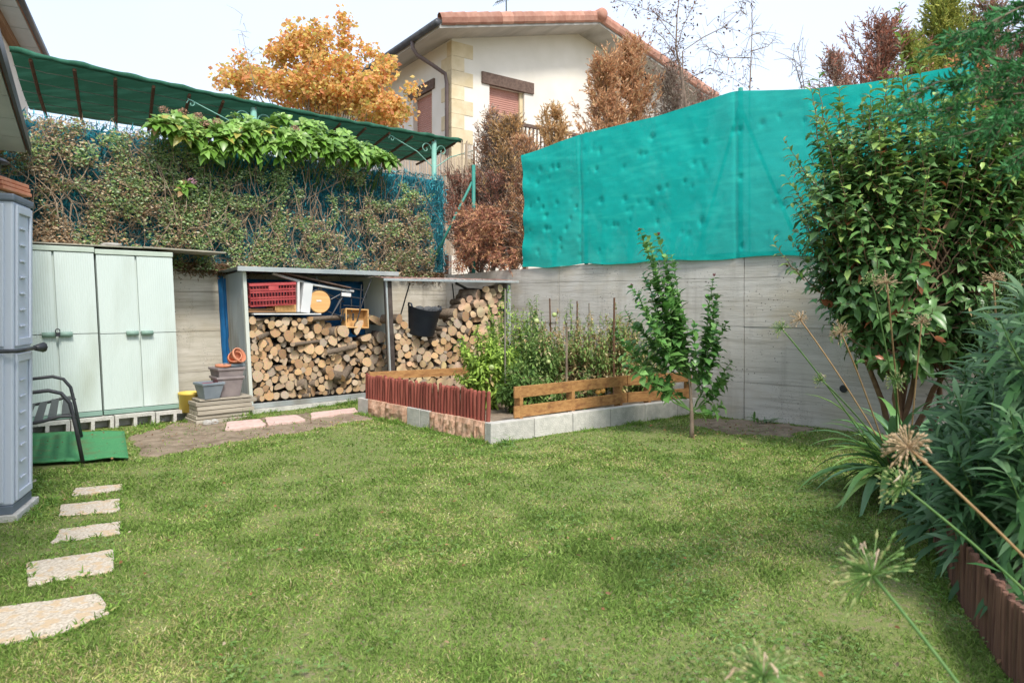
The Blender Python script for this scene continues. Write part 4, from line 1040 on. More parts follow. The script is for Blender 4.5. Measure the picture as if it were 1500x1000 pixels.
for k in range(9):   # round, oval, split variants
    r_ = random.Random(k); n = 10; b = MB(); ph = r_.random()*6; flat = k in (6, 7, 8)
    prof = []
    for i in range(n):
        a = 2*math.pi*i/n; q = 1+.07*math.sin(2*a+ph)+.05*math.sin(3*a+ph*2)+r_.uniform(-.03,.03)
        x, z = math.cos(a)*q, math.sin(a)*q
        if flat and z > .15: z = .15+.1*(z-.15)
        if k == 7 and x > .4: x = .4
        prof.append((x, z))
    tl = r_.uniform(-.04,.04)
    for y in (0, .5, 1):
        for i, (x, z) in enumerate(prof): q = 1+r_.uniform(-.04,.04); b.v.append((x*q, y+(tl*x if y == 0 else 0), z*q))
    b.v.append((0, r_.uniform(-.01,.005), 0)); c0 = len(b.v)-1; b.v.append((0,1,0))
    for j in range(2):
        for i in range(n): b.f.append((j*n+i, (j+1)*n+i, (j+1)*n+(i+1)%n, j*n+(i+1)%n)); b.mi.append(0)
    for i in range(n): b.f.append((i, (i+1)%n, c0)); b.mi.append(1); b.f.append((2*n+(i+1)%n, 2*n+i, c0+1)); b.mi.append(1)
    me = b.mesh('log', [bark, cut]); me.polygons.foreach_set('use_smooth', [p.material_index == 0 for p in me.polygons]); lm.append(me)
def rs1(g): return float(g.choice([g.uniform(.022,.034), g.uniform(.036,.052), g.uniform(.052,.070)], p=[.27,.43,.30]))
nlog = [0]; extra = []
def put_log(M, label, group):
    if nlog[0] >= 298: extra.append(M); return None
    o = bpy.data.objects.new('log', lm[rnd.choice([0,1,2,3,4,5,0,1,2,3,4,5,6,7,8])]); COL.objects.link(o); o.matrix_world = M; nlog[0] += 1
    tag(o, label, 'log', group); return o
def logs(C, org, ang, shv, label, group, length=.34, y0=.03, flt=None):
    base = Matrix.Translation(org) @ Matrix.Rotation(ang, 4, 'Z'); xs_ = (min(c[0] for c in C), max(c[0] for c in C))
    for x, z, r in C:
        yy = y0+rnd.uniform(-.045,.05); yaw = rnd.gauss(0,.10); pitch_ = rnd.gauss(0,.05)
        if rnd.random() < .2: yaw = rnd.choice((-1,1))*rnd.uniform(.3,.75)
        r *= 1.06; M = base @ Matrix.Translation((x+shv*z, yy, z)) @ Matrix.Rotation(yaw, 4, 'Z') @ Matrix.Rotation(pitch_, 4, 'X') @ Matrix.Rotation(rnd.random()*6.28 if 1 else 0, 4, 'Y') @ Matrix.Diagonal((r*.99, length*rnd.uniform(.85,1.1), r*.99, 1))
        zx = xs_[0]+(xs_[1]-xs_[0])*.33; zx2 = xs_[0]+(xs_[1]-xs_[0])*.66
        lab = ('thin ' if r < .037 else 'medium ' if r < .057 else 'thick ')+'sawn log end in the '+('bottom rows' if z < .45 else 'middle rows' if z < .8 else 'top rows')+', '+('left third' if x < zx else 'middle third' if x < zx2 else 'right third')+label
        put_log(M, lab, group)
H1f = lambda x: np.interp(x, [0,.9,1.15,1.25,1.5,W1], [1.20,1.18,1.12,.98,.86,.96])
C1 = pack(W1-.05, H1f, rs1, .14, 260, 3)
C1 = [(x+.025, z, r) for x, z, r in C1]
logs(C1, O1, AB, sh, ' of the left wood shed', 'logs stacked in the left wood shed')
# a second, darker row behind so no gaps show through
b1 = MB(); b1.box(.03, W1-.03, .30, .34, .1, .95); 
# logs lying lengthwise on and in the pile
base1 = Matrix.Translation(O1) @ Matrix.Rotation(AB, 4, 'Z')
side_labels = ['long bark covered log lying sideways on top of the left pile', 'short sideways branch at the top left corner of the left pile', 'sideways bark covered branch in the middle left of the left pile', 'thick rough log lying slantwise low in the left pile',
    'stubby tilted log touching the thick slantwise log low in the left pile', 'thin sideways branch right of centre in the left pile', 'slanting sideways branch near the left panel of the left pile']
for (x, z, y, L, r, rot, ti) in ((.82,1.19,-.03,.62,.055,-1.35,.03),(.10,1.17,.02,.34,.035,-1.2,.1),(.55,.86,-.06,.42,.04,-1.3,.05),(1.05,.42,-.09,.45,.062,-1.1,-.15),(1.22,.36,-.07,.3,.055,-.9,.5),(1.0,.72,-.07,.5,.035,-1.4,.12),(.12,.95,-.02,.3,.04,-1.1,.3)):
    M = base1 @ Matrix.Translation((x+sh*z, y, z)) @ Matrix.Rotation(rot, 4, 'Z') @ Matrix.Rotation(ti, 4, 'X') @ Matrix.Diagonal((r, L, r, 1))
    put_log(M, side_labels.pop(0), 'sideways logs in the left pile')
# thick pale split rounds at the right end of the pile
for (x, z, r, y, lab) in ((1.30,1.00,.095,-.02,'thick split round left of the three on the right end of the left pile'),(1.55,1.04,.105,-.03,'large oval split round under the wooden drawer'),(1.80,1.12,.11,-.02,'large pale split round leaning on the right shed panel'),(1.62,.92,.09,-.06,'wedge shaped split log below the oval round'),(1.86,.90,.085,-.06,'pale square cut block at the right end of the left pile')):
    M = base1 @ Matrix.Translation((x+sh*z, y, z)) @ Matrix.Rotation(rnd.uniform(-.5,-.1), 4, 'Z') @ Matrix.Rotation(rnd.uniform(-.12,.05), 4, 'X') @ Matrix.Rotation(rnd.random()*6, 4, 'Y') @ Matrix.Diagonal((r*1.0, .27, r*.78, 1))
    o = bpy.data.objects.new('log', lm[rnd.choice([6,8,2])]); COL.objects.link(o); o.matrix_world = M; tag(o, lab, 'log')
H2f = lambda x: np.interp(x, [0,.10,.18,.45,.62,.80,1.0,1.3,W2], [1.22,1.2,1.02,.84,.88,1.08,1.42,1.60,1.66])
rs2 = lambda g: float(g.choice([g.uniform(.026,.038), g.uniform(.042,.058), g.uniform(.058,.078)], p=[.2,.5,.3]))
C2 = pack(W2-.08, H2f, rs2, .12, 300, 5); C2 = sorted(C2, key=lambda c: (c[1] < .55, c[0] > 1.25 and c[1] < 1.2))
C2 = [(x+.04, z, r) for x, z, r in C2]
logs(C2, L0, A2, sh*.4, ' of the right wood shed', 'logs stacked in the right wood shed')
if extra:
    b = MB(); srcs = []
    for M in extra:
        me = lm[rnd.randrange(6)]; o_ = len(b.v); b.v += [tuple(M @ v.co) for v in me.vertices]
        for p_ in me.polygons: b.f.append(tuple(i+o_ for i in p_.vertices)); b.mi.append(p_.material_index)
    o = b.build('logs', [bark, cut]); tag(o, 'lowest logs of the right pile hidden behind the vegetable plants', 'logs', kind='stuff')

# ---- things on top of the logs in the left shed
def L1(x, y, z): return base1 @ V((x+sh*z, y, z))
# plank shelf
b = MB(); b.box(.08, .98, .0, .34, 0, .018); o = b.build('shelf_board', whiteplast, None, bevel=.003); o.matrix_world = base1 @ Matrix.Translation((sh*1.25,-.04,1.235)) @ Matrix.Rotation(.01,4,'Y'); tag(o, 'pale thin board lying across the top of the left log pile', 'board')
for k,(x,z,l) in enumerate(((.03,1.262,.36),(.05,1.29,.30))):
    b = MB(); b.box(0,l,0,.3,0,.022); o = b.build('board_offcut', woodbeam, None, bevel=.003); o.matrix_world = base1 @ Matrix.Translation((x+sh*z,.02,z)); tag(o, ('lower','upper')[k]+' brown board offcut under the red crate', 'board')
b = MB(); b.box(0,.34,0,.3,0,.10); o = b.build('wooden_block', honey, None, bevel=.004); o.matrix_world = base1 @ Matrix.Translation((.38+sh*1.27,.03,1.262)); tag(o, 'light brown wooden block propping up the red crate', 'wood block')
# red crate with pierced sides, built from bars
cr_ = thing('plastic_crate', 'red lattice plastic crate tilted on top of the left log pile', 'crate', L1(.06,.0,1.34), AB-.10); cr_.rotation_euler = (0.05, -.05, AB-.12)
CW, CD, CH = .56, .34, .27
def lattice(mb, p0, ux, L, H):
    nx_ = int(L/.036); 
    for i in range(nx_+1): a = V(p0)+ux*(L*i/nx_); mb.beam(a, a+V((0,0,H)), .008, .012)
    for z in (0,.07,.10,.17,.20,H): mb.beam(V(p0)+V((0,0,z)), V(p0)+ux*L+V((0,0,z)), .012, .016)
mb = MB(); lattice(mb, (0,0,0), X, CW, CH); mb.build('front_side', redcrate, cr_)
mb = MB(); lattice(mb, (0,CD,0), X, CW, CH); mb.build('back_side', redcrate, cr_)
for x in (0, CW): mb = MB(); lattice(mb, (x,0,0), Y_, CD, CH); mb.build('end_side', redcrate, cr_)
mb = MB()
for i in range(12): mb.box(CW*i/12, CW*i/12+.014, 0, CD, -.006, .006)
for i in range(7): mb.box(0, CW, CD*i/6-.006, CD*i/6+.006, -.005, .005)
mb.build('bottom', redcrate, cr_)
mb = MB(); mb.box(-.012,CW+.012,-.016,.004,CH-.022,CH+.012); mb.box(-.012,CW+.012,CD-.004,CD+.016,CH-.022,CH+.012); mb.box(-.012,.008,.004,CD-.004,CH-.022,CH+.012); mb.box(CW-.008,CW+.012,.004,CD-.004,CH-.022,CH+.012); mb.build('rim', redcrate, cr_, bevel=.003)
mb = MB(); mb.box(CW*.40,CW*.62,-.013,-.004,CH-.085,CH-.024); mb.build('handle_plate', redcrate, cr_, bevel=.004)
# white boards standing beside the crate
for k,(x,w_,h,t_,m_) in enumerate(((.655,.035,.40,0,whiteplast),(.70,.13,.39,.12,mat('pale_grey_panel',(.60,.62,.62),(.68,.69,.69),.5,4)))):
    b = MB(); b.box(0,w_,-.02,.30,0,h); o = b.build('panel', m_, None, bevel=.006); o.matrix_world = base1 @ Matrix.Translation((x+sh*1.25,.0,1.262)) @ Matrix.Rotation(t_,4,'Y'); tag(o, ('narrow white board standing against the red crate','wide pale grey panel leaning beside the round stool seat')[k], 'panel')
# round stool seat
st_ = thing('stool', 'upturned stool with round honey wooden seat and black legs', 'stool', L1(.98,.0,1.40), AB)
M = Matrix.Rotation(R(83),4,'X')
mb = MB(); mb.lathe([(0,-.012),(.150,-.012),(.155,-.006),(.155,.008),(.150,.014),(0,.014)], 28, 0, M); mb.build('seat', honey, st_, bevel=0)
mb = MB(); mb.tube([(.162*math.cos(a),-.0,.162*math.sin(a)) for a in [i*2*math.pi/24 for i in range(25)]], .008, 6); mb.build('rim', blackm, st_)
for a in (.6,2.3,3.9,5.4): mb = MB(); c = V((.12*math.cos(a),.02,.12*math.sin(a))); mb.tube([c, c+V((.18*math.cos(a)*.5,.20,.12*math.sin(a)*.5))], .008, 6); mb.build('leg', blackm, st_)
mb = MB(); mb.box(-.05,.02,-.018,-.0135,-.0,.022); mb.build('sticker', whiteplast, st_)
# folding table frame, top beam and arched trim
ft_ = thing('folded_table', 'folded white edged table with black legs wedged under the left shed roof', 'folding table', L1(.38,.06,1.62), AB)
mb = MB(); mb.tube([(.0,0,.14),(.25,-.02,.07),(.55,-.04,.0),(.90,-.05,-.05),(1.12,-.06,-.08)], .018, 8); mb.build('table_edge', whiteplast, ft_, smooth=True)
mb = MB(); mb.beam((.12,.03,.15),(1.06,.0,-.03),.22,.016); mb.build('table_top', lintelm, ft_)
mb = MB(); mb.beam((.93,-.07,-.12),(1.07,-.07,-.13),.03,.05); mb.build('bracket', whiteplast, ft_, bevel=.005)
for a, c in (((.62,-.03,-.03),(.50,-.02,-.36)),((.60,-.03,-.05),(1.0,.0,-.22)),((.62,.05,.12),(.74,.0,-.22)),((.60,-.03,-.02),(.70,.1,-.2))):
    mb = MB(); mb.tube([a,c], .009, 6); mb.build('leg', wirepale if a[2] > 0 else blackm, ft_)
# black wire frames
fr = thing('chair_frame', 'tangle of black metal chair frame hanging before the blue tarpaulin', 'chair frame', L1(1.30,.0,1.20), AB)
for pts in (((.0,0,.42),(-.02,.02,.05)),((.30,0,.44),(.27,.0,.05)),((.0,0,.28),(.34,0,.24)),((.02,0,.15),(.30,0,.13)),((.44,-.03,.52),(.30,-.02,.18),(.22,-.0,-.10)),((-.16,0,.0),(.06,0,.34)),((-.16,.0,.0),(.0,.02,.26)),((.05,.03,.33),(-.2,.05,.20)),((.0,.02,-.08),(.02,0,.1)),((.15,.02,.30),(.16,.02,.06)),((.34,.02,.36),(.05,.04,.40)),((-.3,.03,.1),(.05,.0,-.02))):
    mb = MB(); mb.tube(pts, .0085, 6); mb.build('rod', blackm, fr)
for q in ((.04,0,.10),(.17,0,.10)): mb = MB(); mb.box(q[0]-.012,q[0]+.012,-.008,.008,q[2]-.16,q[2]-.06); mb.build('clip', blackm, fr, bevel=.003)
# wooden drawer
dr = thing('wooden_tray', 'open honey wood tray standing on its side above the split rounds', 'tray', L1(1.34,-.02,1.045), AB); dr.rotation_euler = (-.12, .05, AB)
mb = MB(); mb.box(0,.36,.12,.132,0,.27); mb.build('bottom_board', honey, dr)
for bx_ in ((0,.36,0,.12,0,.018),(0,.36,0,.12,.252,.27),(0,.018,0,.12,.018,.252),(.342,.36,0,.12,.018,.252)): mb = MB(); mb.box(*bx_); mb.build('side_board', honey, dr, bevel=.002)

# rubber tub in the right shed
base2 = Matrix.Translation(L0) @ Matrix.Rotation(A2, 4, 'Z')
tb = thing('rubber_tub', 'navy black flexible rubber tub full of dark scraps in the right shed', 'tub', base2 @ V((.40,.04,.93)), A2); tb.rotation_euler = (.10, .10, A2)
mb = MB(); n = 28; prof = [(0,0),(.15,.0),(.175,.02),(.205,.36),(.215,.365),(.20,.36),(.168,.03),(0,.03)]
mb.lathe(prof, n); mb.v = [(x*(1+.16*(z/.36)), y*(1-.12*(z/.36)), z + (.035*(x/.2)**2*(z/.36)*(1 if z > .3 else 0))) for x,y,z in mb.v]; mb.build('bucket', tub, tb, smooth=True)
for sg in (-1,1): mb = MB(); mb.tube([(sg*.20,-.08,.37),(sg*.22,-.05,.43),(sg*.225,.05,.43),(sg*.20,.08,.37)], .012, 8); mb.build('handle', tub, tb, smooth=True)
for k,(x,y,z,s_) in enumerate(((.06,.0,.36,.09),(.15,-.03,.37,.10),(-.05,.04,.35,.08))): rock('stone', (x,y,z), (s_,.05,.06), mat('dark_scrap', (.05,.055,.06), (.12,.12,.12), .9, 12), parent=tb, seed=k+20).name = 'scrap'

#==SECTION PLANTS
def visible_px(p): return 750+p[:,0]/np.maximum(p[:,1],.1)*F
def blobs(lobes, n_cl, per, crad, seed=0):
    """lobes: (px,py,Y,rx_px,ry_px,depth_m) -> clustered points, cluster centres"""
    g = np.random.default_rng(seed); W_ = np.array([l[3]*l[4] for l in lobes], float); W_ /= W_.sum(); cs = []
    for k in g.choice(len(lobes), n_cl, p=W_):
        px, py, Y, rx, ry, dp = lobes[k]; c = P(px, py, Y); d = rand_dir(1)[0]*g.random()**.4
        cs.append([c.x+d[0]*rx*Y/F, c.y+d[1]*dp, c.z+d[2]*ry*Y/F])
    cs = np.array(cs); pts = np.repeat(cs, per, axis=0) + g.normal(0, crad, (len(cs)*per, 3))*np.array([1,1,.7]); return pts, cs
def branches(root, base, fork, centres, r0, m, name='branch', trunk='trunk', bend=.12, each=1, merged=True):
    o0 = V(root.location)
    b = MB(); tr = curve_pts(base, fork, (rnd.uniform(-.05,.05),0,0), 6, .01); b.tube([p-o0 for p in tr], [r0*(1-.35*i/6) for i in range(7)], 8); b.build(trunk, m, root, smooth=True)
    b = MB()
    for c in centres[::each]:
        t = rnd.uniform(.55, 1); st0 = V(tr[int(t*6)]); e = V(c); mid = V((rnd.uniform(-bend,bend), rnd.uniform(-bend,bend), -bend*.6))
        L = (e-st0).length; pts = curve_pts(st0, e, mid*L, 5, .012*L); b.tube([p-o0 for p in pts], [max(.003, r0*.32*(1-.85*i/5)) for i in range(6)], 4, cap=False)
    if b.v: o = b.build(name, m, root, smooth=True); o['kind'] = 'stuff'

# ---- climbing growth over the back fence
hg = thing('climbing_plant', 'tangled half dead climbing growth covering the blue screened back fence', 'climbing plant', BW(4.5, -.05, 1.87))
def hedge_pts(N, seed, thr, blue):
    g = np.random.default_rng(seed); t = g.uniform(.35, 9.1, N); z = g.uniform(1.80, 3.52, N)
    n1 = np.array([mn.noise(V((a*1.6, b_*2.2, seed))) for a, b_ in zip(t, z)]); n2 = np.array([mn.noise(V((a*5, b_*5, seed+3))) for a, b_ in zip(t, z)])
    off = .02+.13*g.random(N)+.10*np.maximum(0, n1)
    p = np.array(C0)[None]-np.array(dB)[None]*t[:,None]+np.array(nB)[None]*off[:,None]; p[:,2] = z
    px = 750+p[:,0]/p[:,1]*F; py = HOR-(z-CAMZ)/p[:,1]*F; dens = .56+n1*.8+n2*1.25
    for (bx_, by_, rx, ry, k) in blue: dens -= k*np.exp(-((px-bx_)/rx)**2-((py-by_)/ry)**2)
    dens += .35*np.exp(-((px-180)/120)**2)*(py < 330) + .12*(z < 2.3)
    dens -= .95*np.clip((px-655)/35, 0, 1)
    ok = (dens > thr*g.random(N)+.18) & (z < 3.44+.10*n1+.05*n2); return p[ok], n1[ok], n2[ok], px[ok], py[ok]
blue = [(150,205,22,45,.75),(110,310,20,45,.8),(330,235,45,25,.6),(400,255,30,30,.45),(490,320,45,45,.45),(550,270,35,30,.75),(445,262,30,25,.6),(600,262,40,22,.55),(290,170,30,14,.4),(670,310,28,60,.6),(95,250,14,40,.5),(235,215,30,12,.4),(525,350,20,40,.5)]
p, n1, n2, px, py = hedge_pts(92000, 4, .55, blue)
N = len(p); brown = np.clip(.24+.9*n2*-1+.5*np.sin(px/70.0)*.5 + .25*(py > 300) + .25*(px < 110), 0, 1) > rng.random(N)
c = colmix(N, [(.26,.42,.13),(.36,.50,.23),(.54,.62,.42),(.18,.30,.10),(.48,.52,.20)], [4,4,2,2,2], .25)
cb_ = colmix(N, [(.44,.30,.18),(.56,.42,.27),(.68,.58,.42),(.30,.20,.12),(.60,.32,.16)], [4,4,3,2,.5], .25); c[brown] = cb_[brown]
ax = rand_dir(N, -.6, .7); up = np.array(nB)[None]+rng.normal(0,.6,(N,3))+np.array([0,0,.4])
o = link('foliage', np_mesh('foliage', [cloud(p, ax, up, rng.uniform(.02,.058,N), rng.uniform(.012,.030,N), c, T_SMALL)], LM, hg.location), hg); o['kind'] = 'stuff'
p, n1, n2, px, py = hedge_pts(15000, 9, .6, [(a,b_,c_,d_,k*.6) for a,b_,c_,d_,k in blue]); N = len(p)
c = colmix(N, [(.26,.18,.11),(.18,.12,.075),(.38,.30,.20)], None, .2); ax = rand_dir(N, -1, 1)*np.array([1,1,1.2])
o = link('dry_stems', np_mesh('dry_stems', [cloud(p, ax, rand_dir(N), rng.uniform(.07,.22,N), rng.uniform(.004,.008,N), c, T_LONG)], LD, hg.location), hg); o['kind'] = 'stuff'
b = MB(); o0 = V(hg.location)
for k in range(260):
    t = rnd.uniform(.5, 8.9); z = rnd.uniform(2.3, 3.45); q0 = BW(t, rnd.uniform(.02,.16), z); q1 = BW(t+rnd.gauss(0,.35), rnd.uniform(.03,.20), max(1.85, z-rnd.uniform(.3,1.1)))
    b.tube([x-o0 for x in curve_pts(q0, q1, (rnd.gauss(0,.06), 0, -.05), 7, .018)], [.006,.006,.005,.005,.004,.004,.003,.002], 4, cap=False)
b.build('vines', mat('vine_stem', (.22,.15,.10), (.36,.28,.20), .95, 12), hg)['kind'] = 'stuff'
# dry roots hanging over the wall top
N = 2600; t = rng.choice([tpx(300), tpx(320), tpx(275), tpx(610), tpx(630), tpx(345)], N)+rng.normal(0,.16,N); z = 1.90-np.abs(rng.normal(0,.07,N))
p = np.array(C0)[None]-np.array(dB)[None]*t[:,None]+np.array(nB)[None]*rng.uniform(.0,.08,N)[:,None]; p[:,2] = z
c = colmix(N, [(.28,.17,.10),(.20,.12,.07),(.12,.16,.05)], [3,3,1], .25); ax = rand_dir(N, -1, .2)
o = link('dry_roots', np_mesh('dry_roots', [cloud(p, ax, rand_dir(N), rng.uniform(.03,.09,N), rng.uniform(.006,.014,N), c, T_SMALL)], LD, hg.location), hg); o['kind'] = 'stuff'

# ---- hydrangea
def hydrangea(label, spots, root_loc, n_ind, size=1.0):
    r = thing('hydrangea', label, 'hydrangea', root_loc); A = Acc(); b = MB(); o0 = V(r.location)
    cols = []
    for (px, py, off, sc) in spots:
        t = tpx(px, off); q = BW(t, off, 0); q.z = CAMZ-(py-HOR)*q.y/F
        face = (nB*.55+V((0,0,.75))+V((rnd.gauss(0,.35), rnd.gauss(0,.35), rnd.gauss(0,.25)))).normalized(); u = face.orthogonal().normalized(); v = face.cross(u)
        st0 = BW(t+rnd.uniform(-.2,.2), -.12, max(1.9, q.z-.45)); b.tube([x-o0 for x in curve_pts(st0, q, (0,0,.05), 4)], [.007,.006,.005,.004,.004], 4, cap=False)
        yel = rnd.random() < (.38 if px < 300 else .08)
        for ring, (nn, el, ln) in enumerate(((5,.05,.155),(4,.45,.125),(3,.95,.08))):
            ph = rnd.random()*6
            for k in range(nn):
                a = ph+2*math.pi*k/nn+rnd.gauss(0,.2); e = el+rnd.gauss(0,.12); d = (u*math.cos(a)+v*math.sin(a))*math.cos(e)+face*math.sin(e)
                L = ln*sc*size*rnd.uniform(.8,1.15); A.add(([q-face*.02*ring*0+face*(.015*ring)], [d], [face+V((0,0,.2))], [L], [L*.62]))
                base = [(.14,.28,.04),(.20,.36,.07),(.31,.46,.13)][ring]; 
                if yel and ring == 0: base = rnd.choice([(.42,.38,.08),(.34,.22,.10),(.35,.38,.08)])
                f_ = rnd.uniform(.75,1.25); cols.append([base[0]*f_, base[1]*f_, base[2]*f_])
    b.build('stems', stemgreen, r)['kind'] = 'stuff'
    pos, ax, up, ln, wd = A.np(); leaf_parts(r, pos, ax, up, ln, wd, rng.uniform(.10,.35,len(pos)), np.array(cols), T_LEAF, LG, n_ind); return r
spots = []
def hyd_top(px): return np.interp(px, [222,260,300,340,380,420,460,500,540,580], [172,162,172,165,158,165,172,185,205,232])
def hyd_bot(px): return np.interp(px, [222,260,300,340,380,420,460,500,540,580], [190,205,235,232,238,242,240,238,240,243])
for k in range(190):
    px = rnd.uniform(226, 576); a, c = hyd_top(px), hyd_bot(px); f_ = rnd.random(); py = a+8+(c-a-12)*f_
    spots.append((px, py, .08+.30*math.sin(f_*2.6)+rnd.uniform(-.05,.08), rnd.uniform(.95,1.35)))
hy = hydrangea('bright green hydrangea sprawling over the top of the blue screened fence', spots, BW(tpx(400), -.15, 1.85), 300)
hy2 = hydrangea('small hydrangea sprig with yellowing leaves poking out of the hedge', [(270,272,.20,.85),(266,280,.22,.7)], BW(tpx(270), .0, 2.6), 24)
def florets(root, spots, cols, rad=.06):
    for px, py, off in spots:
        t = tpx(px, off); q = BW(t, off, 0); q.z = CAMZ-(py-HOR)*q.y/F; N = 90; d = rand_dir(N, -.2, 1); p = np.array(q)+d*rad*rng.uniform(.8,1.05,(N,1))
        o = link('flower_head', np_mesh('flower_head', [cloud(p, rand_dir(N), d, rng.uniform(.014,.024,N), rng.uniform(.012,.02,N), colmix(N, cols, None, .15), T_SMALL)], LD, root.location), root)
florets(hy, [(240,163,.30),(268,166,.34),(290,172,.30),(318,181,.36),(300,184,.3),(432,190,.42)], [(.42,.24,.18),(.50,.30,.24),(.36,.22,.12)])
florets(hy2, [(281,268,.25)], [(.55,.30,.45),(.45,.22,.18),(.6,.4,.5)])

# ---- orange maple
mp_ = thing('maple_tree', 'orange autumn maple behind the green pergola', 'maple tree', (-4.1, 15, 1.85))
lob = [(385,112,15,34,26,1),(352,120,15,22,20,.7),(405,80,15,15,16,.5),(440,72,15,22,30,.8),(468,62,15,18,30,.7),(455,105,15,22,26,.8),(500,112,15,36,30,1),(530,140,14.6,38,28,1),(478,140,15,60,24,1.2),(420,135,15,50,18,1.1),(575,158,14.5,24,20,.7),(560,172,14.5,36,14,.7),(545,76,15,12,8,.3),(524,72,15,9,7,.3),(504,34,15,9,16,.25),(503,62,15,6,12,.2),(566,100,14.6,13,20,.4),(322,98,15,6,7,.3),(598,132,14,10,12,.4),(560,84,15,14,6,.3),(330,130,15,8,12,.3)]
pts, cs = blobs(lob, 330, 40, .10, 3); N = len(pts)
k = (pts[:,2]-4)/3.5; c = colmix(N, [(.90,.46,.16),(.92,.62,.24),(.88,.36,.18),(.76,.62,.16),(.50,.50,.12)], [4,4,2,2,1.3], .15)
o = link('foliage', np_mesh('foliage', [cloud(pts, rand_dir(N,-.9,.6), rand_dir(N,-.2,1), rng.uniform(.07,.13,N), rng.uniform(.06,.10,N), c, T_SMALL)], leafmat('leaf_autumn',.5,.6,.2), mp_.location), mp_); o['kind'] = 'stuff'
branches(mp_, V((-4.1,15,1.8)), V((-4.0,15,4.0)), cs, .08, barkgrey, each=5, bend=.10)

# ---- conifers, alive and dead
def conifer(label, name, cat, px, ytop, Y, wpx, zb, cols, n_br=70, dens=1.0, top=None, needle=(.05,.09), seed=1, twig=.02, spread=1.0, wts=None):
    g = random.Random(seed); base = P(px, 0, Y); base.z = zb; zt = P(px, ytop, Y).z; H = zt-zb; Rr = wpx*Y/F
    r = thing(name, label, cat, base); b = MB(); b.tube([(0,0,-.05),(.02,0,H*.4),(0,.02,H*.95)], [.05,.035,.008], 6); b.build('trunk', barkgrey, r)
    b = MB(); PP = []; AX = []
    for k in range(n_br):
        f_ = g.random()**.8; z0 = H*.92*f_; a = g.random()*6.283; rad = Rr*1.35*(1-f_)**.6*g.uniform(.25,1.2)+.05; rise = rad*g.uniform(.9,1.9)+.08
        e = V((math.cos(a)*rad, math.sin(a)*rad, min(z0+rise, H)))
        pts = curve_pts(V((0,0,z0)), e, (0,0,-.08*rad), 6, .01); b.tube(pts, [.012,.010,.008,.006,.005,.004,.002], 3, cap=False)
        for i in range(1,7):
            for q in range(3):
                d = (pts[i]-pts[i-1]).normalized(); s_ = (d+V((g.gauss(0,.5),g.gauss(0,.5),g.gauss(0.25,.4)))).normalized()*g.uniform(.08,.34)*(.6+.5*Rr)
                n = int(11*dens)
                for j in range(n):
                    PP.append(list(pts[i]+s_*(j/n))); AX.append(list(s_.normalized()+V((g.gauss(0,.45),g.gauss(0,.45),g.gauss(0,.45)))))
    b.build('branches', twigdead, r)['kind'] = 'stuff'
    PP = np.array(PP)+np.array(base); AX = np.array(AX); N = len(PP)
    cc = colmix(N, cols, wts, .22); o = link('foliage', np_mesh('foliage', [cloud(PP, AX, rand_dir(N), rng.uniform(*needle,N), rng.uniform(twig*.5,twig,N), cc, T_SMALL)], LD if 'dead' in label or 'brown' in label or 'rust' in label else LM, base), r); o['kind'] = 'stuff'
    return r
OR = [(.82,.48,.26),(.88,.58,.34),(.72,.39,.21),(.56,.31,.19)]; RB = [(.46,.20,.14),(.54,.27,.19),(.38,.16,.11)]; GY = [(.38,.30,.25),(.50,.42,.34),(.32,.24,.20)]
YG = [(.44,.46,.10),(.54,.52,.14),(.26,.34,.08)]
hz_ = 'dead conifers beyond the corner'
conifer('tall rust orange dead conifer before the house gable', 'dead_conifer', 'dead conifer', 922, 52, 12.6, 44, 2, OR, 110, 1.2, seed=2)
conifer('shorter rust orange dead conifer left of the tallest one', 'dead_conifer', 'dead conifer', 884, 84, 12.2, 42, 2, OR, 110, 1.2, seed=3)
conifer('low pale orange dead conifer just right of the reed strip', 'dead_conifer', 'dead conifer', 748, 178, 11.9, 38, 1.8, [(.74,.50,.24),(.66,.40,.18)]+GY[:1], 100, 1.0, seed=4)
conifer('grey brown dead conifer beside the reed strip', 'dead_conifer', 'dead conifer', 722, 166, 12.3, 32, 1.8, GY+OR[2:], 90, .8, seed=5)
conifer('sparse pale dead conifer in front of the balcony rail', 'dead_conifer', 'dead conifer', 812, 152, 11.6, 30, 2, [(.74,.50,.26),(.62,.38,.18)], 34, .9, seed=6)
conifer('dark red brown dead conifer behind the corner wire mesh', 'dead_conifer', 'dead conifer', 722, 268, 11.9, 44, 1.8, RB+GY[:1], 90, .9, seed=7)
conifer('low orange dead conifer behind the turquoise net left end', 'dead_conifer', 'dead conifer', 770, 205, 11.6, 30, 1.8, OR+GY[:1], 70, .9, seed=8)
conifer('bare grey brown thicket right of the rust orange conifers', 'dead_conifer', 'dead conifer', 985, 92, 12.6, 55, 2, GY, 120, .45, seed=9)
conifer('grey twiggy dead bush peeping over the turquoise net', 'dead_conifer', 'dead conifer', 1030, 125, 12.0, 32, 2, GY+RB[:1], 60, .4, seed=10)
conifer('rusty red brown conifer behind the right part of the net', 'dead_conifer', 'dead conifer', 1285, 28, 10.4, 62, 2, RB+GY[:1], 120, .9, seed=11)
conifer('grey brown scrubby conifer left of the red brown one', 'dead_conifer', 'dead conifer', 1225, 78, 10.2, 40, 2, GY+RB, 90, .5, seed=12)
conifer('yellow green conifer with its top out of the frame', 'conifer', 'conifer', 1385, -25, 10.4, 52, 2, YG, 150, 1.3, seed=13)
conifer('smaller yellow green conifer beside the taller yellow green one', 'conifer', 'conifer', 1340, 42, 10.2, 34, 2, YG, 90, 1.2, seed=14)
conifer('brown topped conifer above the dark green branch', 'dead_conifer', 'dead conifer', 1445, -10, 10.2, 46, 2, RB+YG[2:]+GY, 120, .8, seed=15)
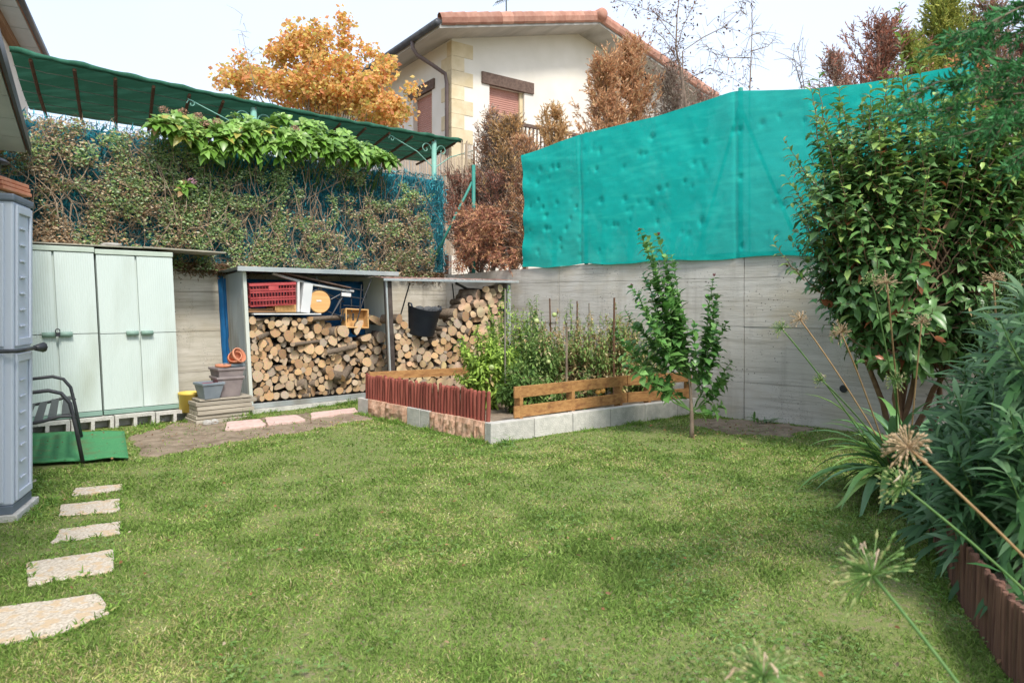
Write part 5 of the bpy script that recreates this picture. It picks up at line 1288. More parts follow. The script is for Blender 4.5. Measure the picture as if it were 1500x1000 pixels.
conifer('orange dead conifer behind the tall leafy shrub', 'dead_conifer', 'dead conifer', 1412, 90, 9.2, 30, 2, [(.76,.36,.18),(.66,.32,.16)], 60, 1, seed=16)
conifer('brown grey conifer at the right edge beyond the net', 'dead_conifer', 'dead conifer', 1500, 60, 9.4, 50, 2, GY+RB, 90, .8, seed=17)
conifer('grey brown thicket filling the gap between reed strip and net', 'dead_conifer', 'dead conifer', 690, 262, 12.6, 40, 1.8, GY+RB, 110, .9, seed=18)
conifer('low brown thicket at the foot of the corner wire mesh', 'dead_conifer', 'dead conifer', 705, 318, 11.8, 34, 1.8, RB+GY, 90, .9, seed=19)
conifer('rusty low thicket right behind the left end of the turquoise net', 'dead_conifer', 'dead conifer', 752, 240, 12.2, 34, 1.8, OR+RB, 90, .9, seed=20)
# dead fronds hanging over the corner of the wall
df = thing('dead_fronds', 'red brown dead fronds drooping over the wall corner above the right shed', 'dead branches', RW(.3,-.2,2.2))
b = MB(); PP = []; AX = []
for k in range(46):
    st0 = RW(rnd.uniform(.0,1.6), -.15, rnd.uniform(1.98,2.75)); tgt = P(rnd.uniform(668,762), rnd.uniform(305,396), rnd.uniform(9.9,11.0)); 
    pts = curve_pts(st0, tgt, (0,0,.10), 6, .015); b.tube([q-V(df.location) for q in pts], [.009,.008,.006,.005,.004,.003,.002], 3, cap=False)
    for i in range(2,7):
        for q in range(4):
            s_ = ((pts[i]-pts[i-1]).normalized()*.8+V((rnd.gauss(0,.5),rnd.gauss(0,.5),rnd.gauss(-.1,.4)))).normalized()*rnd.uniform(.08,.2)
            for j in range(9): PP.append(list(pts[i]+s_*(j/9))); AX.append(list(s_.normalized()+V((rnd.gauss(0,.5),rnd.gauss(0,.5),rnd.gauss(0,.5)))))
b.build('branches', twigdead, df)['kind'] = 'stuff'
PP = np.array(PP); N = len(PP); o = link('foliage', np_mesh('foliage', [cloud(PP, np.array(AX), rand_dir(N), rng.uniform(.04,.08,N), rng.uniform(.008,.016,N), colmix(N, RB+[(.66,.38,.20),(.74,.46,.24)], None, .22), T_SMALL)], LD, df.location), df); o['kind'] = 'stuff'

# bare saplings and a thin leafy tree against the sky
def twigtree(label, pts_px, Y, r0, side, leaves=0, cols=None, seed=0, cat='sapling', name='bare_sapling'):
    g = random.Random(seed); P0 = [P(x, y, Y) for x, y in pts_px]; r = thing(name, label, cat, V((P0[0].x, Y, 1.85))); o0 = V(r.location)
    P0 = [V((P0[0].x, Y, 1.85))]+P0; b = MB(); m = len(P0); b.tube([p-o0 for p in P0], [max(.004, r0*(1-.8*i/(m-1))) for i in range(m)], 6); b.build('trunk', twigdead, r); b = MB(); ends = []
    for sd in side:
        q = [P(x, y, Y+sd[0]) for x, y in sd[1]]; b.tube([p-o0 for p in q], [.008*(1-.7*i/(len(q)-1)) for i in range(len(q))], 4, cap=False)
        for i in range(len(q)-1):
            for k in range(6): ends.append(q[i].lerp(q[i+1], k/6))
    for p in P0[2:]:
        for k in range(5): ends.append(p+V((g.gauss(0,.05),g.gauss(0,.05),g.gauss(0,.1))))
    e2_ = []
    for p in ends:
        for k in range(2):
            d = V((g.gauss(0,.14),g.gauss(0,.12),g.gauss(0,.13))); b.tube([p-o0, p+d*.5-o0+V((0,0,.02)), p+d-o0], [.004,.003,.002], 3, cap=False); e2_.append(p+d)
    b.build('twigs', twigdead, r)['kind'] = 'stuff'
    if leaves:
        pp = np.array([list(e2_[g.randrange(len(e2_))]+V((g.gauss(0,.06),g.gauss(0,.06),g.gauss(0,.07)))) for _ in range(leaves)]); N = len(pp)
        o = link('foliage', np_mesh('foliage', [cloud(pp, rand_dir(N,-1,.2), rand_dir(N), rng.uniform(.05,.085,N), rng.uniform(.02,.035,N), colmix(N, cols, None, .2), T_SMALL)], LD, o0), r); o['kind'] = 'stuff'
twigtree('thin tree with sparse dark brown leaves rising beside the grey thicket', [(1006,165),(1000,120),(990,70),(992,20),(1000,-40)], 11.8, .03,
         [(.2,[(990,60),(960,20),(930,8),(900,0)]),(-.2,[(992,70),(1000,40),(1020,0),(1030,-30)]),(.1,[(988,40),(965,25),(950,10)]),(0,[(996,95),(975,60),(955,40)]),(.1,[(1000,120),(1040,100),(1070,112),(1095,130)]),(0,[(998,70),(970,80),(955,110)])], 420, [(.10,.05,.04),(.20,.10,.07),(.30,.16,.10)], 4, 'tree', 'thin_tree')
twigtree('bare sapling standing alone against the sky above the net', [(1098,140),(1100,90),(1102,40),(1101,-20)], 10.5, .014, [(0,[(1100,85),(1070,85),(1045,78),(1034,65)]),(0,[(1101,75),(1125,68),(1137,55)]),(0,[(1100,52),(1120,46)])], 0, None, 5)
twigtree('long bare branch arching to the upper right above the net', [(1000,75),(1030,55),(1060,40),(1085,15),(1090,-5)], 11, .012, [(0,[(1060,40),(1075,44)]),(0,[(1085,15),(1096,24)])], 30, [(.1,.05,.04)], 6)
twigtree('pair of thin whips above the net left of the tall shrub', [(1178,130),(1174,100),(1168,68)], 8.5, .008, [(0,[(1175,130),(1168,105),(1163,85)])], 0, None, 7)
twigtree('single whip rising above the pergola left of the maple', [(371,118),(362,80),(354,46)], 13, .010, [], 0, None, 8)

# ---- big leafy shrub on the right
sh_ = thing('tall_shrub', 'tall bushy evergreen shrub hiding the right end of the net fence', 'shrub', (3.72, 6.35, 0.0))
A = Acc(); b = MB(); o0 = V(sh_.location); stems = []; cols = []
for k in range(7):
    e = V((3.52+rnd.uniform(-.55,.75), 6.15+rnd.uniform(-.35,.25), rnd.uniform(1.0,1.7))); stt = V((3.72+rnd.uniform(-.22,.25), 6.35+rnd.uniform(-.12,.12), 0)); pts = curve_pts(stt, e, (0,0,.05), 8, .012)
    b2 = MB(); b2.tube([q-o0 for q in pts], [.030-.0022*i for i in range(9)], 6); b2.build('stem', stemred, sh_, smooth=True); stems.append(pts)
def shrubleaf(pts, f0, ln, dz=0):
    r = along(pts, f0, .029, ln, ln*.56, .95, .14, .28, 1, .6); A.add(r)
    for p in r[0]:
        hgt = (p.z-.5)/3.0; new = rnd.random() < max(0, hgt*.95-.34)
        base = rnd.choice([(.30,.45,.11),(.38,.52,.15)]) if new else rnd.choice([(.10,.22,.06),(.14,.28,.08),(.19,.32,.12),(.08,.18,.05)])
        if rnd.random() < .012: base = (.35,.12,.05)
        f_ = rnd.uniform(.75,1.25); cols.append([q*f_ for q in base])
for k in range(560):
    d = V(rand_dir(1)[0]); 
    c = V((3.60, 6.10, 2.08)); rr = rnd.uniform(.60,1.0); d = V([math.copysign(abs(q)**.72, q) for q in d])
    tip = c+V((d.x*(1.18 if d.x < 0 else 1.55)*rr*(1.0 if d.z > -.3 else .8), d.y*.60*rr, d.z*1.42*rr+.0))
    if tip.z < .58+abs(tip.x-3.6)*.30: continue
    if tip.x > 5.2: continue
    sp = rnd.choice(stems)[rnd.randrange(4,9)]; stt = sp.lerp(tip, rnd.uniform(.25,.5)); pts = curve_pts(stt, tip, (0,0,-.05), 6, .008)
    b.tube([q-o0 for q in curve_pts(sp, stt, (0,0,-.04), 3)], [.010,.009,.008,.007], 4, cap=False); b.tube([q-o0 for q in pts], [.006,.006,.005,.005,.004,.003,.002], 4, cap=False)
    shrubleaf(pts, .10, rnd.uniform(.115,.17))
for (px, py, Y, L) in ((1185,118,6.2,.55),(1200,110,6.2,.5),(1262,150,6.0,.45),(1318,2,5.9,.9),(1345,70,6.0,.6),(1395,62,5.8,.6),(1455,95,5.7,.6),(1242,172,6.1,.4),(1225,205,6.2,.45),(1148,255,6.1,.45),(1160,300,6.1,.4),(1290,100,5.9,.5),(1420,130,5.9,.5),(1490,120,5.8,.5),(1370,120,6,.5),(1310,110,6,.5),(1330,90,5.9,.4),(1132,352,6.0,.35),(1148,205,6.15,.4),(1275,130,5.9,.4),(1210,160,6.1,.5)):
    tip = P(px, py, Y); stt = tip+V((rnd.uniform(-.05,.12) if px > 1170 else .3, .05, -L)); pts = curve_pts(stt, tip, (rnd.uniform(-.02,.02),0,0), 8, .004)
    b.tube([q-o0 for q in pts], [.006-.0006*i for i in range(9)], 4, cap=False); r = along(pts, .05, .042, .12, .045, .8, -.1, .18, 1, .5); A.add(r); cols += [[q*rnd.uniform(.8,1.2) for q in (.22,.33,.08)] for _ in r[0]]
b.build('twigs', stemred, sh_)['kind'] = 'stuff'
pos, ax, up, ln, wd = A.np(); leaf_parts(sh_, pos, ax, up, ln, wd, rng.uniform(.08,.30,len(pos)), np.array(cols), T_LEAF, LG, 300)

# ---- young citrus like tree in front of the bed
ct = thing('young_tree', 'slim young tree with glossy green leaves before the pale wall', 'tree', V(G(1013,641)))
o0 = V(ct.location); A = Acc(); cols = []; b = MB(); fk = P(1013, 602, 7.03); b.tube([V((0,0,-.02)), V((.004,0,.1)), fk-o0, P(1011,565,7.03)-o0, P(1007,545,7.03)-o0], [.027,.022,.020,.013,.007], 8); b.build('trunk', bark, ct, smooth=True)
b = MB()
for (px, py, dy, src) in ((938,338,.1,1),(948,352,-.1,1),(965,345,0,1),(985,372,.15,1),(1046,405,0,2),(1052,440,.1,2),(915,455,.1,1),(925,420,-.1,1),(900,485,.0,0),(1072,525,0,0),(1062,470,.15,2),(1058,588,-.05,0),(930,500,.2,1),(950,470,-.2,1),(985,450,.2,1),(960,520,.25,0),(975,400,.1,1),(912,520,-.1,0),(1045,520,-.1,0),(955,430,.2,1),(1050,475,-.2,2),(930,470,.0,1),(970,490,0,1),(950,375,.05,1),(968,400,-.1,1),(942,400,.1,1),(985,425,.1,1),(1016,475,-.15,2),(1000,500,.05,1),(1030,510,.2,2),(1014,535,.1,2),(1036,545,-.1,2),(998,455,-.1,1),(1055,505,0,2),(1065,550,.1,0),(920,500,.1,0),(935,430,-.15,1),(960,460,.15,1),(975,370,.05,1),(1050,430,0,2),(980,490,.2,1)):
    s0_ = (fk, P(1011,555,7.03), P(1020,560,7.03))[src]; tip = P(px, py, 7.03+dy); pts = curve_pts(s0_, tip, (0,0,-.06), 8, .01)
    b.tube([q-o0 for q in pts], [.010-.0009*i for i in range(9)], 5, cap=False); r = along(pts, .26, .019, .118, .098, .9, .02, .38, 1, .4); A.add(r)
    for p in r[0]: base = rnd.choice([(.12,.28,.07),(.17,.36,.09),(.09,.22,.055),(.23,.42,.13)]); f_ = rnd.uniform(.8,1.25); cols.append([q*f_ for q in base])
    if px in (938,1046,925,965):
        for k in range(5): A.add(([tip],[V((rnd.gauss(0,.3),rnd.gauss(0,.3),1)).normalized()],[V((0,-1,.2))],[.045],[.016])); cols.append([.12,.035,.035])
b.build('twigs', stemgreen, ct)['kind'] = 'stuff'
pos, ax, up, ln, wd = A.np(); leaf_parts(ct, pos, ax, up, ln, wd, rng.uniform(.05,.35,len(pos)), np.array(cols), T_LEAF, LG, 300)

# ---- vegetable bed
def bushy(name, label, cat, px, Y, zt, wpx, n_st, ln, wd, cols, wts, dry=0.0, seed=0, zb=.14, ins=0, spacing=.03, spread=.9, droop=.15):
    g = random.Random(seed); base = P(px, 0, Y); base.z = zb; r = thing(name, label, cat, base); A = Acc(); b = MB(); w_ = wpx*Y/F
    for k in range(n_st):
        a = g.random()*6.28; q = g.random()**.5; H = (zt-zb)*(1-.35*q*q)*g.uniform(.35,1.0); tip = base+V((math.cos(a)*w_*q, math.sin(a)*w_*.8*q, H)); pts = curve_pts(base+V((g.uniform(-.05,.05),g.uniform(-.05,.05),0)), tip, (0,0,.05), 7, .018)
        b.tube([x-base for x in pts], [.006,.006,.005,.005,.004,.003,.003,.002], 3, cap=False); A.add(along(pts, .15, spacing, ln, wd, spread, droop, .4, 2, .4))
    b.build('stems', stemtan if dry > .4 else stemgreen, r)['kind'] = 'stuff'
    pos, ax, up, L, W = A.np(); N = len(pos); c = colmix(N, cols, wts, .2); cd = colmix(N, [(.50,.38,.18),(.38,.26,.13),(.58,.50,.30)], None, .2)
    nz_ = np.array([mn.noise(V(tuple(q*3.5))) for q in pos]); m = (rng.random(N) < dry+nz_*.7); c[m] = cd[m]
    leaf_parts(r, pos, ax, up, L, W, rng.uniform(.1,.5,N), c, T_LEAF, LM, ins); return r
LGc = [(.36,.52,.09),(.46,.60,.13),(.27,.42,.07)]
bushy('pepper_plant', 'bright lime green leafy plant at the left of the vegetable bed', 'plant', 712, 7.95, 1.22, 52, 110, .085, .042, LGc, [3,2,2], 0, 21, ins=40, spacing=.034)
bushy('pepper_plant', 'lime green leafy plant reaching before the right log pile', 'plant', 740, 8.5, 1.62, 42, 80, .075, .036, LGc+[(.14,.24,.05)], None, .04, 22, ins=20, spacing=.036)
bushy('pepper_plant', 'darker green leafy plant behind the red border end', 'plant', 762, 7.6, .80, 40, 50, .075, .04, [(.11,.2,.05),(.16,.27,.06)], None, .05, 23)
TG = [(.20,.33,.08),(.29,.42,.12),(.14,.25,.07),(.36,.44,.16)]
for i, (px, Y, zt_, w_, dry, n, lab) in enumerate(((785,8.1,1.28,34,.12,42,'green tomato plant right of the lime green plants'),(778,8.7,1.45,26,.15,30,'tall tomato plant climbing by the pale stake'),(822,8.4,1.30,32,.62,40,'mostly dried tomato plant in the middle of the bed'),(836,8.9,1.38,20,.30,22,'leafy tomato top beside the thin dark stake'),(862,8.3,1.25,30,.60,38,'straw coloured tomato plant behind the long board'),(880,8.9,1.28,22,.50,22,'half dry tomato plant against the pale wall'),(905,8.7,1.38,28,.62,38,'dry tomato plant tied to the tallest dark stake'),(932,8.9,1.30,22,.25,22,'green tomato plant behind the slim young tree'),(800,7.65,.62,24,.15,22,'low green tomato plant behind the board fence left end'),(850,7.9,.60,24,.35,20,'low half green tomato plant behind the board fence'),(960,8.75,.8,24,.3,20,'green weedy plant at the right end of the bed'))):
    bushy('tomato_plant', lab, 'tomato plant', px, Y, zt_*1.06, w_*1.3, int(n*2.1), .068, .034, TG, None, dry*.8, 30+i, spacing=.028, droop=.25)
def stake(px, Y, ytop, m, label, r=.010):
    q = P(px, ytop, Y); b = MB(); b.tube([(0,0,0),(rnd.uniform(-.01,.01),0,(q.z-.1)*.5),(rnd.uniform(-.01,.01),0,q.z-.1)], [r,r,r*.9], 7); o = b.build('stake', m, None); o.location = (q.x, Y, .1); tag(o, label, 'stake')
stake(741, 7.75, 424, barkgrey, 'pale grey stake in front of the right log pile'); stake(806, 8.4, 437, rust, 'thin dark brown stake left of the green tomato top')
stake(845, 8.9, 441, rust, 'short dark stake top over the dried plants'); stake(863, 8.6, 444, barkgrey, 'grey weathered stake in the middle of the dried plants'); stake(899, 8.3, 436, rust, 'tallest dark brown stake near the young tree', .014); stake(829, 7.9, 478, bark, 'rough brown stake rising behind the long board', .014)
fr_m = mat('green_tomato', (.34,.42,.16), (.42,.46,.20), .35, 6); fr_o = mat('ripe_tomato', (.62,.27,.05), (.55,.32,.08), .35, 6)
for k, (px, py, Y, m_, lab) in enumerate(((803,530,7.9,fr_m,'large pale green tomato low on the middle plant'),(749,546,7.7,fr_m,'pale green tomato beside the pale stake'),(812,461,8.3,fr_m,'small green tomato high near the wall'),(786,470,7.9,fr_m,'green tomato half way up the left tomato plant'),(876,574,7.75,fr_o,'orange tomato lying behind the gap of the board fence'),(883,572,7.78,fr_o,'second orange tomato touching the first behind the boards'),(720,538,7.5,fr_m,'pale green fruit on the lime green plant'))):
    q = P(px, py, Y); b = MB(); rr = .032; b.lathe([(0,-rr*.8),(rr*.55,-rr*.72),(rr*.95,-rr*.25),(rr,.15*rr),(rr*.75,rr*.62),(rr*.3,rr*.8),(0,rr*.7)], 12); o = b.build('tomato', m_, None, smooth=True); o.location = q; o.rotation_euler = (.3*k,.2,0); tag(o, lab, 'tomato')

# ---- right bed: edging, strap plants, oleander
EC = [V((1.50,1.45,0)),V((1.66,2.0,0)),V((1.84,2.55,0)),V((2.04,3.1,0)),V((2.30,3.65,0)),V((2.56,4.2,0)),V((2.80,4.7,0)),V((3.05,5.2,0)),V((3.35,5.8,0))]
b = MB(); bp = [(p.x+.05, p.y) for p in EC]+[(4.2,6.75),(6.5,4.9),(6.5,.2),(1.6,.2)]; b.poly(bp[::-1] if False else bp, -.02, .16); 
o = b.build('flower_bed_soil', soil); tag(o, kind='structure')
eb = thing('log_roll_edging', 'knee low edging of slim brown half round stakes along the right bed', 'edging', EC[0])
em = []
for k in range(4):
    b = MB(); b.tube([(0,0,-.03),(0,0,.14),(rnd.uniform(-.003,.003),0,.285),(0,0,.295)], [.0115,.012,.0115,.009], 8); em.append(b.mesh('stake', mat('brown_stake', (.10,.05,.035), (.17,.09,.06), .8, 25, (1,1,.2), .5, 60, rvar=.25)))
s_ = 0
for a, c in zip(EC, EC[1:]):
    L = (c-a).length; n = int(L/.0235)
    for k in range(n):
        p = a.lerp(c, k/n); o = link('stake', em[rnd.randrange(4)], eb); o.location = p-EC[0]+V((0,0,rnd.uniform(-.006,.008))); o.rotation_euler = (rnd.uniform(-.02,.02), .05+rnd.uniform(-.02,.02), rnd.random())
for z in (.07, .22):
    b = MB(); b.tube([p-EC[0]+V((.018,0,z)) for p in EC], .004, 4); b.build('binding_wire', rust, eb)

def straps(root, base, n, ln, cols, spread=1.0, bias=V((0,0,0)), zb=.16, wdt=.055):
    parts = []; o0 = V(root.location)
    tv = [];
    for k in range(n):
        a = rnd.random()*6.283; d = (V((math.cos(a), math.sin(a), 0))+bias).normalized(); L = ln*rnd.uniform(.6,1.15); el = rnd.uniform(.35,1.35)/spread; w_ = wdt*rnd.uniform(.7,1.15)
        p = base+V((rnd.uniform(-.10,.10), rnd.uniform(-.10,.10), 0)); v = V((d.x*math.cos(el), d.y*math.cos(el), math.sin(el))); s_ = V((-d.y, d.x, 0)); b = MB(); m = 9; c = rnd.choice(cols)
        for i in range(m+1):
            t = i/m; ww = w_*.5*min(1, (1-t)*2.6+.04)*(0.6+.4*min(1,t*4)); tw = s_.copy(); tw.rotate(Matrix.Rotation(rnd.uniform(-.05,.05), 3, v))
            b.v += [tuple(p-tw*ww-o0+V((0,0,.15*ww))), tuple(p-o0-V((0,0,.25*ww))), tuple(p+tw*ww-o0+V((0,0,.15*ww)))]
            p = p+v*(L/m); v = (v+V((0,0,-1))*(.16+.10*t)).normalized()
            if p.z < .03: p.z = .03
        for i in range(m):
            q = 3*i; b.f += [(q,q+1,q+4,q+3),(q+1,q+2,q+5,q+4)]; b.mi += [0,0]
        b.build('leaf', c, root, smooth=True)
sl_ = [mat('strap_green_%s'%n_, a_, b_, .42, 8, transl=.18, spec=.5) for n_, a_, b_ in (('blue',(.10,.21,.09),(.14,.27,.13)),('mid',(.11,.25,.06),(.16,.31,.09)),('yellow',(.22,.36,.09),(.17,.30,.07)))]
def umbel(root, c, d, rad, cols, n=44, tipcol=None, nodd=0.2):
    """flower head with stiff rays and capsules"""
    d = d.normalized(); u = d.orthogonal().normalized(); v = d.cross(u); b = MB(); o0 = V(root.location)
    for k in range(n):
        z = rnd.uniform(-.35,1); a = rnd.random()*6.283; q = math.sqrt(1-z*z) if z < 1 else 0; r_ = d*z+(u*math.cos(a)+v*math.sin(a))*q; L = rad*rnd.uniform(.5,1.15); e = c+r_*L; e.z -= nodd*L*rnd.random()
        b.tube([c-o0, c+r_*L*.5-o0, e-o0], [.0012,.0011,.001], 3, 0, cap=False); dd = (r_+V((0,0,-nodd))).normalized(); cl_ = rnd.uniform(.012,.024)*(rad/.085)
        b.tube([e-o0, e+dd*cl_*.35-o0, e+dd*cl_-o0], [.0012,.0034,.0008], 5, 1 if rnd.random() < .75 else 0, cap=False)
    return b
GRN = (mat('umbel_green', (.10,.20,.05), (.16,.27,.07), .6, 30), mat('capsule_green', (.17,.25,.07), (.36,.32,.15), .6, 30)); TAN = (mat('umbel_tan', (.32,.22,.12), (.44,.32,.19), .8, 30), mat('capsule_tan', (.34,.23,.13), (.50,.37,.23), .8, 30))
def agap(label, base, heads, n_leaves, ln, bias=V((0,0,0))):
    r = thing('agapanthus', label, 'agapanthus', base); o0 = V(base)
    straps(r, V(base), n_leaves, ln, sl_, bias=bias)
    for (px, py, Y, rpx, dry, mid) in heads:
        c = P(px, py, Y); st0 = V(base)+V((rnd.uniform(-.08,.08), rnd.uniform(-.08,.08), 0)); m_ = P(*mid) if mid else st0.lerp(c, .5)+V((0,0,.08)); pts = []
        for i in range(13): t = i/12; pts.append(st0*(1-t)**2+m_*2*t*(1-t)+c*t*t)
        b = MB(); rr = .0050 if Y > 2.2 else .0038; b.tube([p-o0 for p in pts], [rr]*13, 7); sc_ = b.build('stalk', stemtan if dry else stemgreen, r, smooth=True)
        ub = umbel(r, c, (pts[-1]-pts[-3]).normalized(), rpx*.78*Y/F, None, 85 if rpx > 30 else 60); ub.build('seed_head', list(TAN if dry else GRN), sc_)
        if rpx > 30 or not dry:
            b = MB()
            b.v = []
            for k in range(3 if rpx > 30 else 1):
                b = MB(); q = c+V(rand_dir(1,.1,1)[0])*rpx*Y/F*.66; q2 = q+V((rnd.uniform(-.02,.02),rnd.uniform(-.01,.01),-.022)); b.tube([c-o0, c.lerp(q,.6)-o0, q-o0, (q+q2)/2-o0+V((.003,0,0)), q2-o0], [.001,.001,.0015,.0033,.001], 5)
                b.build('dry_petal', whitepet, sc_)
whitepet = mat('dry_petal', (.48,.34,.22), (.60,.50,.38), .9, 30)
agap('large agapanthus clump with leaning dry and green seed heads on the right bed', (2.72,4.72,.14), [(1145,481,4.7,17,False,None),(1172,468,4.8,19,True,None),(1232,487,4.5,21,True,None),(1203,556,4.4,13,False,None),(1277,412,4.2,19,False,None),(1299,414,4.1,21,True,None),(1350,472,4.4,15,True,None),(1312,556,4.1,19,False,None)], 105, .74, V((-.4,-.3,0)))
agap('second agapanthus clump between the first clump and the oleander', (3.05,4.2,.14), [(1455,408,3.9,17,True,None)], 50, .65, V((-.2,-.2,0)))
agap('near agapanthus leaning in from the right with two blurred seed heads', (1.78,1.75,.14), [(1330,655,1.80,40,True,None),(1322,712,2.0,38,False,None)], 10, .4, V((1,0,0)))
agap('nearest agapanthus with wide green seed head over the lawn', (1.05,.95,.10), [(1278,842,1.5,72,False,None)], 8, .35, V((.9,-.6,0)))
agap('agapanthus at the bottom edge with a green bristly seed head', (.62,.86,.05), [(1118,992,1.25,62,False,None)], 6, .3, V((.6,-.9,0)))

ol = thing('oleander', 'grey green narrow leaved oleander filling the lower right corner', 'oleander', (2.75,3.55,.14)); o0 = V(ol.location); A = Acc(); cols = []; b = MB()
for k in range(300):
    px = rnd.uniform(1335, 1620); f_ = rnd.random(); Y = rnd.uniform(2.75, 4.3); top = np.interp(px, [1345,1400,1450,1500,1620],[690,540,440,400,370]); bot = np.interp(px, [1345,1400,1500,1620],[800,860,950,980]); py = top+(bot-top)*f_
    tip = P(px, py, Y)
    if tip.z < .22 or tip.x < np.interp(Y, [2.5,3.1,3.65,4.2],[2.0,2.12,2.3,2.6])-.12: continue
    st0 = V((tip.x+rnd.uniform(.05,.35), tip.y+rnd.uniform(0,.3), max(.14, tip.z-rnd.uniform(.3,.6)))); pts = curve_pts(st0, tip, (0,0,-.03), 6, .006); b.tube([q-o0 for q in pts], [.005,.005,.0045,.004,.004,.003,.002], 5, cap=False)
    r = along(pts, .22, .046, .215, .034, .80, -.02, .20, 3, .5); A.add(r)
    for _ in r[0]: base = rnd.choice([(.05,.13,.04),(.075,.17,.06),(.035,.10,.03),(.12,.22,.10)]); q = rnd.uniform(.8,1.2); cols.append([x*q for x in base])
b.build('stems', stemgreen, ol)['kind'] = 'stuff'
pos, ax, up, ln, wd = A.np(); leaf_parts(ol, pos, ax, up, ln, wd, rng.uniform(.05,.35,len(pos)), np.array(cols), T_LONG, leafmat('leaf_oleander', .18, .5, .3), 300)
# added dark leaf mass in place of the house shadow at the frame edge
bushy('shadow_stand_in', 'dark dense leaf mass standing in for house shadow behind the oleander at the right edge', 'shrub', 1520, 5.3, 1.9, 110, 150, .085, .035, [(.035,.07,.02),(.05,.10,.03)], None, 0, 77, ins=0, spacing=.045)

# ---- conifer bough close to the camera
cb2 = thing('conifer_bough', 'soft dark green conifer bough reaching in at the upper right', 'conifer', (2.75,2.6,0)); o0 = V(cb2.location); b = MB(); b.tube([(0,0,-.1),(.02,0,1.5),(0,.03,3.6)], [.08,.065,.03], 9); b.build('trunk', bark, cb2, smooth=True)
PP = []; AX = []; b = MB()
for (px, py, Y, z0) in ((1345,170,2.0,2.2),(1400,200,2.05,2.15),(1385,60,2.1,2.5),(1430,118,1.95,2.3),(1330,140,2.05,2.3),(1450,30,2.0,2.6),(1470,170,1.9,2.2),(1480,225,2.0,2.1),(1440,190,2.15,2.2),(1420,75,2.05,2.45)):
    tip = P(px, py, Y); pts = curve_pts(V((2.75,2.6,z0)), tip, (0,0,.06), 12, .008); b.tube([q-o0 for q in pts], [.009-.0006*i for i in range(13)], 5, cap=False)
    for i in range(3, 13):
        for k in range(8):
            q = pts[i-1].lerp(pts[i], rnd.random()); d = (pts[i]-pts[i-1]).normalized(); s_ = (d*.8+V((rnd.gauss(0,.4),rnd.gauss(0,.4),rnd.gauss(-.05,.16)))).normalized()*rnd.uniform(.06,.17); b.tube([q-o0, q+s_-o0], [.0012,.0006], 3, cap=False)
            for j in range(16): PP.append(list(q+s_*(j/16))); AX.append(list(s_.normalized()*.9+V((rnd.gauss(0,.5),rnd.gauss(0,.5),rnd.gauss(0,.5)))))
b.build('branches', bark, cb2)['kind'] = 'stuff'
PP = np.array(PP); N = len(PP); o = link('needles', np_mesh('needles', [cloud(PP, np.array(AX), rand_dir(N), rng.uniform(.024,.045,N), rng.uniform(.003,.0045,N), colmix(N, [(.07,.25,.08),(.11,.33,.12),(.05,.18,.06)], None, .2), T_SMALL)], LM, cb2.location), cb2); o['kind'] = 'stuff'

# small weeds at the foot of the wall
wd_ = thing('dandelion', 'small leafy weed at the foot of the pale wall joint', 'weed', RW(spx(1122),.10,.0)); straps(wd_, V(wd_.location), 14, .17, [sl_[1], sl_[0]], zb=0, wdt=.03)
wd2 = thing('dandelion', 'low broad leaved weed beside the red and grey corner block', 'weed', V(G(742,655))); straps(wd2, V(wd2.location), 10, .16, [sl_[1]], zb=0, wdt=.016)

#==SECTION GRASS
ex = slabs+[[(p.x,p.y) for p in bedpoly]]
matp = [(p.x,p.y) for p in (G(188,675), G(182,635), G(-60,640), G(-60,700))]; ex.append(matp)
ex.append([(p.x,p.y) for p in (wfr(-40,.72), wfr(290,.70), wfr(290,-.2), wfr(-40,-.2))]); ex.append([(p.x,p.y) for p in (wfr(288,1.03), wfr(369,1.0), wfr(369,.75), wfr(577,.75), wfr(577,-.2), wfr(288,-.2))])
ex.append([(p.x,p.y) for p in EC]+[(6,6.2),(6,.2),(1.5,.2)])
def lk_xy(x, y): M_ = Matrix.Translation(lk.location) @ Matrix.Rotation(lk.rotation_euler.z, 4, 'Z'); q = M_ @ V((x,y,0)); return (q.x,q.y)
ex.append([lk_xy(-.7,-.05), lk_xy(.05,-.05), lk_xy(.05,.44), lk_xy(-.7,.44)])
d1 = [(p.x,p.y) for p in dirt1]; d2_ = [(p.x,p.y) for p in dirt2]
def fields(X, Yy):
    n = len(X); a = np.empty(n); b_ = np.empty(n); c = np.empty(n)
    for i in range(n): a[i] = mn.noise(V((X[i]*1.1, Yy[i]*1.1, 1))); b_[i] = mn.noise(V((X[i]*4.2, Yy[i]*4.2, 9))); c[i] = mn.noise(V((X[i]*.55, Yy[i]*.55, 20)))
    return a, b_, c
